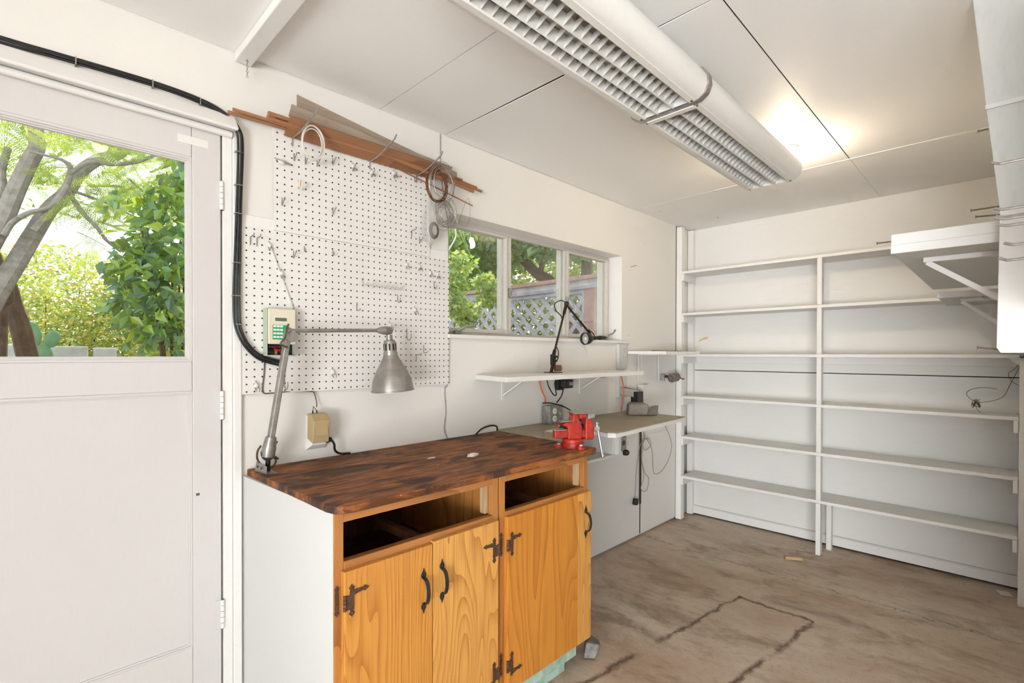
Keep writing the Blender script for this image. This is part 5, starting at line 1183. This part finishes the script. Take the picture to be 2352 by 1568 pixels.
MB().tube(smooth_path([C0 + V(.010, -.008, .06), C0 + V(.030, -.012, .03), C0 + V(.026, -.012, -.01), C0 + V(.010, -.008, -.03)]), .0030, 8).build('cord', 'black', bl, smooth=True)
MB().tube(smooth_path([C2 + V(-.006, -.004, .01), C2 + V(.012, 0, -.012), C2 + V(.010, 0, -.036)]), .008, 10).build('head_joint', 'blackmetal', bl, smooth=True)
H0 = V(2.432, 1.752, 1.394); hx = V(-.985, .16, -.06).normalized()
MB().lathe([(.004, -.125), (.008, -.118), (.011, -.10), (.011, -.085), (.013, -.080), (.013, -.060), (.010, -.055), (.012, -.02), (.014, .0), (.026, .012), (.034, .030), (.037, .050), (.037, .060), (.033, .060), (.030, .040), (.010, .020)], H0, hx, 28).build('lamp_head', 'blackmetal', bl, smooth=True)
MB().lathe([(.0325, .052), (.028, .044), (.018, .036), (.004, .034)], H0, hx, 24).build('reflector', 'chrome', bl, smooth=True)
MB().sphere(H0 + hx * .044, .012, 12).build('bulb', 'whiteplastic', bl, smooth=True)
MB().tube(smooth_path([C2 + V(.0, -.004, .012), C2 + V(.05, 0, -.010), C2 + V(.10, .01, -.040), H0 + hx * -.124]), .0032, 8).build('cord', 'black', bl, smooth=True)

# ------------------------------------------------------------------ loose things on floor and shelves
rnd = random.Random(21)
st = MB().obox((1.760, 1.268, .032), (.085, .062, .060), (6, 8, 35))
for v in st.v: v += V(rnd.uniform(-.010, .010), rnd.uniform(-.010, .010), rnd.uniform(-.006, .008)); v.z = max(v.z, .0006)
tag(st.build('stone_block', 'stone', bevel=.006, loc=(1.76, 1.268, 0)), 'rough grey stone lying by the corner of the wooden cabinet', 'stone')
tag(MB().obox((3.484, .948, .0115), (.10, .032, .020), (0, 0, -58)).build('wood_offcut', 'palewood', bevel=.002, loc=(3.484, .948, .0015)), 'small wooden offcut on the floor before the shelves', 'offcut')
tag(MB().obox((3.80, .00, .003), (.06, .05, .003), (0, 0, 20)).build('paper_scrap', 'chip', loc=(3.80, 0, .0015)), 'pale scrap on the floor by the shelf end post', 'scrap')
tag(MB().prism([(WX - .0006, 1.778, 1.398), (WX - .0006, 1.742, 1.415), (WX - .0006, 1.694, 1.425), (WX - .0006, 1.692, 1.441), (WX - .0006, 1.725, 1.441), (WX - .0006, 1.762, 1.420)], (-.0008, 0, 0)).build('tape_scrap', 'tapeyellow', loc=(WX, 1.73, 1.42)), 'torn yellow tape scrap on the back wall above the third shelf', 'tape')
lt = thing('loose_wire', (3.80, .08, .99), 'loose thin dark wire curling above the middle shelf', 'wire')
MB().tube(smooth_path([(3.74, -.065, 1.30), (3.76, -.050, 1.24), (3.80, -.015, 1.14), (3.80, .01, 1.075), (3.80, .06, 1.045), (3.80, .12, 1.038), (3.80, .158, 1.075), (3.80, .14, 1.105), (3.80, .09, 1.118), (3.80, .035, 1.112)]), .0013, 5).build('strand', 'iron', lt, smooth=True)
MB().tube(smooth_path([(3.74, -.06, 1.29), (3.76, -.035, 1.23), (3.77, -.008, 1.20), (3.77, -.02, 1.16), (3.77, -.05, 1.135)]), .0011, 5).build('strand', 'iron', lt, smooth=True)
rnd = random.Random(5); m = MB()
for k in range(9):
    c = V(3.80, .118, 1.030); p = [c + V(rnd.uniform(-.015, .015), rnd.uniform(-.018, .018), rnd.uniform(-.028, .022)) for _ in range(4)]
    m.tube(smooth_path(p, 4), .0012, 5)
m.build('knot', 'iron', lt, smooth=True)
MB().tube(smooth_path([(3.80, .118, 1.012), (3.80, .115, .995), (3.80, .10, .979)]), .0011, 5).build('strand', 'iron', lt, smooth=True)
struct(MB().prism([(3.70, -.005, 1.283), (3.70, -.104, 1.283), (3.70, -.104, 1.19)], (.02, 0, 0)).build('trim_10', 'trim'), 'triangular white gusset under the shelf end')
tag(MB().tube([(3.02, 1.849, 1.905), (3.10, 1.849, 1.925)], .0016, 5).build('wall_nail', 'nail', loc=(3.06, 1.849, 1.9)), 'thin dark nail lying flat against the wall right of the window', 'nail')
ch = thing('ceiling_chain', (.556, 1.80, 2.24), 'short dusty chain hanging from the ceiling batten end', 'chain')
for k in range(7):
    z = 2.275 - k * .0085
    MB().lathe([(.0032, -.0012), (.0042, 0), (.0032, .0012), (.0022, 0), (.0032, -.0012)], (.556, 1.808, z), (1, 0, 0) if k % 2 else (0, 1, 0), 10, close=True).build('link', 'zinc', ch, smooth=True)
MB().tube([(.556, 1.808, 2.285), (.556, 1.808, 2.276)], .0016, 6).build('eye', 'zinc', ch)

# ------------------------------------------------------------------ garden: lattice fence
fe = thing('lattice_fence', (4.10, 4.2, 0), 'weathered wooden lattice fence with capped top rail in the garden', 'fence')
FX = 4.10
MB().box(FX - .07, FX + .07, 2.875, 3.005, -.5, 2.02).build('post', 'fencered', fe, bevel=.004)
MB().box(FX - .05, FX + .05, 5.62, 5.71, -.5, 2.02).build('post', 'fencegrey', fe, bevel=.004)
MB().box(FX - .10, FX + .10, 2.80, 7.2, 2.045, 2.085).build('top_cap', 'fencered', fe, bevel=.003)
MB().box(FX - .075, FX - .02, 2.83, 7.2, 1.955, 2.045).build('top_rail', 'fencegrey', fe, bevel=.003)
MB().box(FX - .055, FX - .02, 3.005, 5.62, 1.915, 1.955).build('lattice_stop', 'fencegrey', fe)
MB().box(FX - .055, FX - .02, 3.005, 3.035, .95, 1.915).build('lattice_stop', 'fencegrey', fe)
MB().box(FX - .045, FX + .045, 3.005, 5.62, .86, .95).build('bottom_rail', 'fencegrey', fe)
def slats(sgn, xo):
    y0, y1, z0, z1 = 3.01, 5.62, .95, 1.93; w = .043; pitch = .165
    k = -1.2
    while k < 3.9:
        # line: z = z0 + sgn*(y - c)
        c = y0 + k if sgn > 0 else y0 + k
        pts = []
        for (z) in (z0, z1):
            pts.append((c + sgn * (z - z0), z))
        (ya, za), (yb, zb) = pts
        # clip in y
        def clip(ya, za, yb, zb):
            out = []
            for t in (0.0, 1.0): out.append(t)
            lo, hi = 0.0, 1.0; dy = yb - ya
            for bound, s in ((y0, 1), (y1, -1)):
                f0 = s * (ya - bound); f1 = s * (yb - bound)
                if f0 < 0 and f1 < 0: return None
                if f0 < 0: lo = max(lo, f0 / (f0 - f1))
                if f1 < 0: hi = min(hi, f0 / (f0 - f1))
            if hi - lo < .03: return None
            return (ya + dy * lo, za + (zb - za) * lo, ya + dy * hi, za + (zb - za) * hi)
        r = clip(ya, za, yb, zb)
        if r: MB().bar((FX + xo, r[0], r[1]), (FX + xo, r[2], r[3]), .010, w, (0, -1, 1) if sgn > 0 else (0, 1, 1)).build('slat', 'fencegrey', fe)
        k += pitch
slats(1, -.034); slats(-1, -.022)

# ------------------------------------------------------------------ garden: trees, shrubs, blocks
def leaf_cloud(name, parent, blobs, size, mat, seed, aspect=0.55, droop=0.35):
    """many folded leaf blades filling the given ellipsoids"""
    rnd = random.Random(seed); vs = []; fs = []; org = parent.location
    for (c, r, n) in blobs:
        for _ in range(n):
            while True:
                p = (rnd.uniform(-1, 1), rnd.uniform(-1, 1), rnd.uniform(-1, 1))
                if p[0] ** 2 + p[1] ** 2 + p[2] ** 2 <= 1: break
            P0 = Vector((c[0] + p[0] * r[0], c[1] + p[1] * r[1], c[2] + p[2] * r[2])) - org
            d = Vector((rnd.gauss(0, 1), rnd.gauss(0, 1), rnd.gauss(-droop, .6))).normalized()
            n_ = Vector((rnd.gauss(0, 1), rnd.gauss(0, 1), rnd.gauss(.5, .8))); s = d.cross(n_)
            if s.length < 1e-4: continue
            s.normalize(); up = s.cross(d)
            L = size * rnd.uniform(.6, 1.25); w = L * aspect * .5
            k = len(vs)
            vs += [P0, P0 + d * L * .45 + s * w + up * w * .35, P0 + d * L - up * L * .08, P0 + d * L * .45 - s * w + up * w * .35]
            fs += [(k, k + 1, k + 2), (k, k + 2, k + 3)]
    me = bpy.data.meshes.new(name); me.from_pydata([tuple(v) for v in vs], [], fs); me.update(); me.materials.append(MT[mat])
    o = bpy.data.objects.new(name, me); COL.objects.link(o); o.parent = parent; o['kind'] = 'stuff'
    return o
def frond_cloud(name, parent, spots, mat, seed, length=.26):
    """feathery compound leaves: a stalk with paired side fronds of narrow leaflets"""
    rnd = random.Random(seed); vs = []; fs = []; org = parent.location
    for c in spots:
        base = Vector(c) - org; ang = rnd.uniform(0, 6.28)
        d = Vector((math.cos(ang), math.sin(ang) * .6, rnd.uniform(-1.1, .05))).normalized()
        L = length * rnd.uniform(.7, 1.2); side = d.cross(Vector((0, .3, 1))).normalized(); up = side.cross(d)
        for j in range(7):
            t = .25 + .75 * j / 6; o = base + d * L * t - Vector((0, 0, .10 * L * t * t))
            for s in (-1, 1):
                dd = (side * s * .85 + d * .55 - Vector((0, 0, .25))).normalized(); l2 = L * .42 * (1 - .35 * abs(t - .55))
                q = dd.cross(up).normalized()
                for i in range(8):
                    u = .12 + .88 * i / 7; b = o + dd * l2 * u
                    for s2 in (-1, 1):
                        k = len(vs); e = (q * s2 * .9 + dd * .45).normalized(); w = dd * .0034 + up * .001; lf = .026 * (1.1 - .5 * abs(u - .5))
                        vs += [b - w, b + e * lf, b + w]; fs.append((k, k + 1, k + 2))
    me = bpy.data.meshes.new(name); me.from_pydata([tuple(v) for v in vs], [], fs); me.update(); me.materials.append(MT[mat])
    o = bpy.data.objects.new(name, me); COL.objects.link(o); o.parent = parent; o['kind'] = 'stuff'
    return o
def limb(parent, name, pts, r0, r1, mat='bark', n=9):
    p = smooth_path(pts, 5); k = len(p)
    return MB().tube(p, [r0 + (r1 - r0) * i / (k - 1) for i in range(k)], n).build(name, mat, parent, smooth=True)

mt = thing('feathery_tree', (-.05, 4.6, -.5), 'grey barked tree with feathery leaves seen through the door glass', 'tree')
TY = 4.6
def on_tree(pts, dy=0.0): return [(x, TY + dy * i / max(1, len(pts) - 1), z) for i, (x, z) in enumerate(pts)]
limb(mt, 'trunk', [(-.55, TY, -.5), (-.45, TY, .5), (-.30, TY, 1.15)] + on_tree([(-.17, 1.44), (-.06, 1.72), (.02, 1.91), (.10, 2.11), (.18, 2.30), (.27, 2.44), (.35, 2.62), (.46, 2.75), (.57, 2.82), (.70, 3.0), (.9, 3.3)], .3), .070, .030)
limb(mt, 'trunk', [(-.60, TY + .1, -.5), (-.5, TY + .1, .8), (-.32, TY + .1, 1.5), (-.17, TY, 1.82), (-.10, TY, 2.0), (-.04, TY, 2.17), (.02, TY, 2.38), (.08, TY, 2.57), (.12, TY, 2.70), (.10, TY, 2.9), (.12, TY, 3.2)], .066, .038)
limb(mt, 'branch', [(.10, TY - .02, 2.11), (.20, TY - .04, 2.30), (.26, TY - .06, 2.44), (.28, TY - .08, 2.54), (.26, TY - .1, 2.58), (.21, TY - .1, 2.60), (.08, TY - .1, 2.605)], .028, .006)
limb(mt, 'branch', [(.27, TY - .08, 2.51), (.37, TY - .12, 2.61), (.49, TY - .14, 2.625), (.62, TY - .15, 2.67), (.75, TY - .15, 2.76), (.86, TY - .15, 2.81), (1.0, TY - .15, 2.80)], .015, .009)
limb(mt, 'branch', [(-.04, TY - .05, 2.05), (.0, TY - .06, 2.14), (.08, TY - .06, 2.22), (.17, TY - .06, 2.27), (.23, TY - .05, 2.37)], .020, .011)
limb(mt, 'branch', [(.27, TY + .02, 2.42), (.35, TY, 2.28), (.42, TY, 2.20), (.48, TY, 2.11), (.56, TY, 2.04)], .018, .008)
limb(mt, 'branch', [(.30, TY + .1, 2.45), (.50, TY + .1, 2.40), (.68, TY + .1, 2.33), (.9, TY + .1, 2.31)], .010, .005)
limb(mt, 'branch', [(-.02, TY + .1, 2.66), (-.05, TY + .1, 2.50), (-.05, TY + .1, 2.40), (-.08, TY + .1, 2.2)], .020, .028)
rnd = random.Random(77); sp = []
for _ in range(150): sp.append((rnd.uniform(-.25, 1.15), TY + rnd.uniform(-.7, .9), rnd.uniform(2.70, 3.25)))
for _ in range(46): sp.append((rnd.uniform(.30, 1.05), TY + rnd.uniform(-.4, .9), rnd.uniform(2.38, 2.85)))
for _ in range(30): sp.append((rnd.uniform(-.2, .9), TY + rnd.uniform(.5, 1.6), rnd.uniform(2.0, 2.6)))
frond_cloud('foliage', mt, sp, 'leaf_fern', 12)
ot = thing('rough_tree', (0.05, 5.3, -.5), 'leaning brown trunk behind the grey barked tree by the door', 'tree')
limb(ot, 'trunk', [(.16, 5.2, -.5), (.12, 5.2, .9), (.06, 5.2, 1.37), (.03, 5.2, 1.53), (.00, 5.2, 1.66), (-.04, 5.2, 1.84), (-.18, 5.2, 2.2), (-.3, 5.2, 2.9)], .075, .04, 'bark_brown')
limb(ot, 'trunk', [(-.10, 5.0, -.5), (-.08, 5.0, 1.45), (-.04, 5.0, 1.67), (-.06, 5.0, 1.85), (-.2, 5.0, 2.3)], .06, .04, 'bark_brown')
leaf_cloud('foliage', ot, [((-.2, 5.4, 2.9), (.9, .8, .6), 700)], .06, 'leaf_fern', 90)

bs = thing('glossy_bush', (.70, 3.95, -.5), 'bush with big glossy leaves filling the door glass beside the stile', 'bush')
for k in range(7):
    a = rnd.uniform(-.15, .15)
    limb(bs, 'stem', [(.78 + a * .3, 4.0, -.5), (.76 + a * .6, 3.98, 1.2), (.72 + a, 3.97 + a, 1.7), (.70 + a * 1.3, 3.97 + a, 2.1)], .012, .004, 'bark_brown', 6)
leaf_cloud('foliage', bs, [((.72, 3.95, 2.12), (.20, .34, .34), 330), ((.64, 3.95, 1.72), (.22, .36, .32), 430), ((.74, 4.05, 1.48), (.26, .36, .22), 330), ((.86, 4.0, 2.45), (.20, .30, .24), 150), ((.50, 3.9, 1.88), (.14, .2, .2), 70), ((.52, 3.9, 2.24), (.16, .2, .08), 40)], .100, 'leaf_teal', 31, .52, .7)
for i, (c, n, lab) in enumerate((((.25, 7.4, 1.75), 5200, 'yellow green shrub behind the tree trunks'), ((1.25, 7.2, 1.6), 5200, 'yellow green shrub behind the glossy bush'), ((-.9, 7.6, 1.7), 2600, 'yellow green shrub beside the left edge of the door glass'))):
    s = thing('garden_shrub', (c[0], c[1], -.5), lab, 'shrub', 'shrubs seen through the door')
    leaf_cloud('foliage', s, [(c, (.85, .6, .75), n), ((c[0], c[1], c[2] - .6), (.9, .6, .8), n // 2)], .060, 'leaf_shrub', 41 + i, .5, .2)
    for k in range(5): limb(s, 'stem', [(c[0], c[1], -.5), (c[0] + (k - 2) * .12, c[1], .8), (c[0] + (k - 2) * .28, c[1], 2.0)], .012, .005, 'bark_brown', 6)
hg = thing('tall_hedge', (1.0, 11, -.5), 'tall pale hedge at the end of the garden', 'hedge')
leaf_cloud('foliage', hg, [((x, 11.0, 1.3), (1.3, .7, 1.25), 3600) for x in (-2.0, 0.0, 2.0, 4.0)], .10, 'leaf_far', 55, .55, .2)
for x in (-1.5, .5, 2.5): limb(hg, 'stem', [(x, 11, -.5), (x + .1, 11, 1.0), (x - .1, 11, 2.2)], .03, .01, 'bark_brown', 6)
for i, (x0, x1, z) in enumerate(((-.28, .145, 1.372), (.19, .485, 1.362), (.53, .69, 1.352))):
    lab = ('longest pale wall block at the foot of the door glass', 'middle pale wall block at the foot of the door glass', 'shortest pale wall block beside the glossy bush')[i]
    b = thing('garden_block', ((x0 + x1) / 2, 6.0, -.5), lab, 'block', 'pale wall blocks in the garden')
    MB().box(x0, x1, 5.95, 6.12, -.5, z).build('block', 'concreteblock', b, bevel=.008)
cc = thing('pad_cactus', (.15, 5.75, -.5), 'flat padded cactus in front of the garden shrubs', 'cactus')
for (x, z, w, h, a) in ((.12, 1.46, .048, .105, 8), (.235, 1.42, .050, .075, -14), (.18, 1.27, .06, .11, 0), (.16, 1.05, .07, .14, 4)):
    m = MB(); m.sphere((0, 0, 0), 1, 16); ca, sa2 = math.cos(math.radians(a)), math.sin(math.radians(a))
    for v in m.v: v.x, v.y, v.z = v.x * w, v.y * .018, v.z * h
    for v in m.v: v.x, v.z = v.x * ca - v.z * sa2 + x, v.x * sa2 + v.z * ca + z; v.y += 5.75
    m.build('pad', 'cactus', cc, smooth=True)
MB().cyl((.16, 5.75, -.5), (.16, 5.75, .95), .04, 10).build('stem', 'cactus', cc, smooth=True)

bt2 = thing('broadleaf_tree', (5.6, 4.9, -.5), 'broadleaf tree with a leaning brown trunk above the lattice fence', 'tree')
limb(bt2, 'trunk', [(5.45, 3.55, -.5), (5.35, 3.9, 1.2), (5.25, 4.40, 2.20), (5.2, 4.66, 2.42), (5.2, 4.88, 2.60), (5.15, 5.1, 2.9), (5.1, 5.3, 3.3)], .095, .055, 'bark_brown')
limb(bt2, 'branch', [(5.2, 4.62, 2.40), (5.2, 4.60, 2.56), (5.2, 4.62, 2.80)], .04, .03, 'bark_brown')
leaf_cloud('foliage', bt2, [((5.0, 4.55, 2.98), (.85, .95, .36), 2400), ((4.75, 3.75, 2.68), (.5, .62, .22), 760), ((5.1, 5.7, 2.95), (.9, .8, .45), 1900), ((5.6, 6.6, 3.0), (1.0, 1.0, .8), 1900), ((5.4, 5.5, 3.6), (1.4, 1.6, .5), 1300)], .105, 'leaf_heart', 61, .72, .7)
bt3 = thing('second_tree', (5.1, 3.8, -.5), 'dark trunk behind the reddish fence post', 'tree')
limb(bt3, 'trunk', [(5.15, 3.82, -.5), (5.2, 3.82, 2.27), (5.2, 3.85, 2.5), (5.25, 3.9, 3.0)], .085, .06, 'bark_brown')
leaf_cloud('foliage', bt3, [((5.4, 3.8, 3.0), (.7, .6, .35), 700)], .10, 'leaf_heart', 65, .7, .5)
bk = thing('backdrop_shrub', (7.6, 6.2, -.5), 'mass of bright green shrubs behind the broadleaf tree', 'shrub')
leaf_cloud('foliage', bk, [((8.0, 4.6, 2.2), (.9, 1.2, 1.1), 3200), ((7.9, 6.4, 2.2), (.9, 1.3, 1.2), 4200), ((7.2, 8.2, 2.4), (1.2, 1.3, 1.3), 4200), ((6.2, 9.6, 2.8), (1.5, 1.0, 1.6), 3600), ((8.6, 6.0, 3.8), (1.0, 2.6, 1.0), 3400), ((7.4, 9.0, 4.2), (1.6, 1.4, 1.1), 2600)], .115, 'leaf_far', 71, .6, .3)
for y in (4.6, 6.4, 8.2): limb(bk, 'stem', [(7.8, y, -.5), (7.8, y + .1, 1.2), (7.9, y, 2.6)], .03, .012, 'bark_brown', 6)
vn = thing('garden_vine', (3.0, 3.6, -.5), 'trailing vine with pale leaves hanging outside the first window pane', 'vine')
limb(vn, 'stem', [(2.62, 3.7, -.5), (2.64, 3.68, 1.2), (2.66, 3.64, 2.3), (2.72, 3.6, 2.75)], .012, .007, 'bark_brown', 6)
limb(vn, 'stem', [(2.72, 3.6, 2.75), (2.82, 3.6, 2.54), (2.88, 3.6, 2.40), (2.80, 3.6, 2.25), (2.74, 3.6, 2.15)], .007, .005, 'chip', 6)
limb(vn, 'stem', [(2.95, 3.6, 2.70), (2.93, 3.6, 2.45), (3.02, 3.6, 2.28), (3.15, 3.6, 2.12), (3.28, 3.6, 2.02)], .006, .004, 'leaf_vine', 6)
limb(vn, 'stem', [(2.98, 3.62, 2.70), (2.99, 3.62, 2.42), (3.10, 3.62, 2.20), (3.25, 3.62, 2.05)], .006, .004, 'leaf_vine', 6)
limb(vn, 'stem', [(2.78, 3.6, 2.25), (2.86, 3.6, 2.10), (2.84, 3.6, 1.90), (2.86, 3.6, 1.75)], .006, .004, 'leaf_vine', 6)
leaf_cloud('foliage', vn, [((2.95, 3.6, 2.16), (.16, .12, .10), 120), ((2.86, 3.6, 1.96), (.14, .12, .14), 190), ((3.24, 3.6, 2.00), (.14, .12, .10), 170), ((3.28, 3.6, 1.84), (.14, .10, .08), 120), ((2.98, 3.6, 1.72), (.18, .12, .09), 190), ((3.02, 3.6, 1.62), (.12, .10, .06), 80), ((2.82, 3.55, 1.78), (.12, .12, .10), 110)], .062, 'leaf_vine', 81, .8, .4)
SC.cycles.max_bounces = 5; SC.cycles.diffuse_bounces = 3; SC.cycles.transparent_max_bounces = 10; SC.cycles.glossy_bounces = 3; SC.cycles.transmission_bounces = 2
SC.cycles.use_adaptive_sampling = True; SC.cycles.adaptive_threshold = 0.12; SC.cycles.adaptive_min_samples = 12; SC.cycles.use_light_tree = False
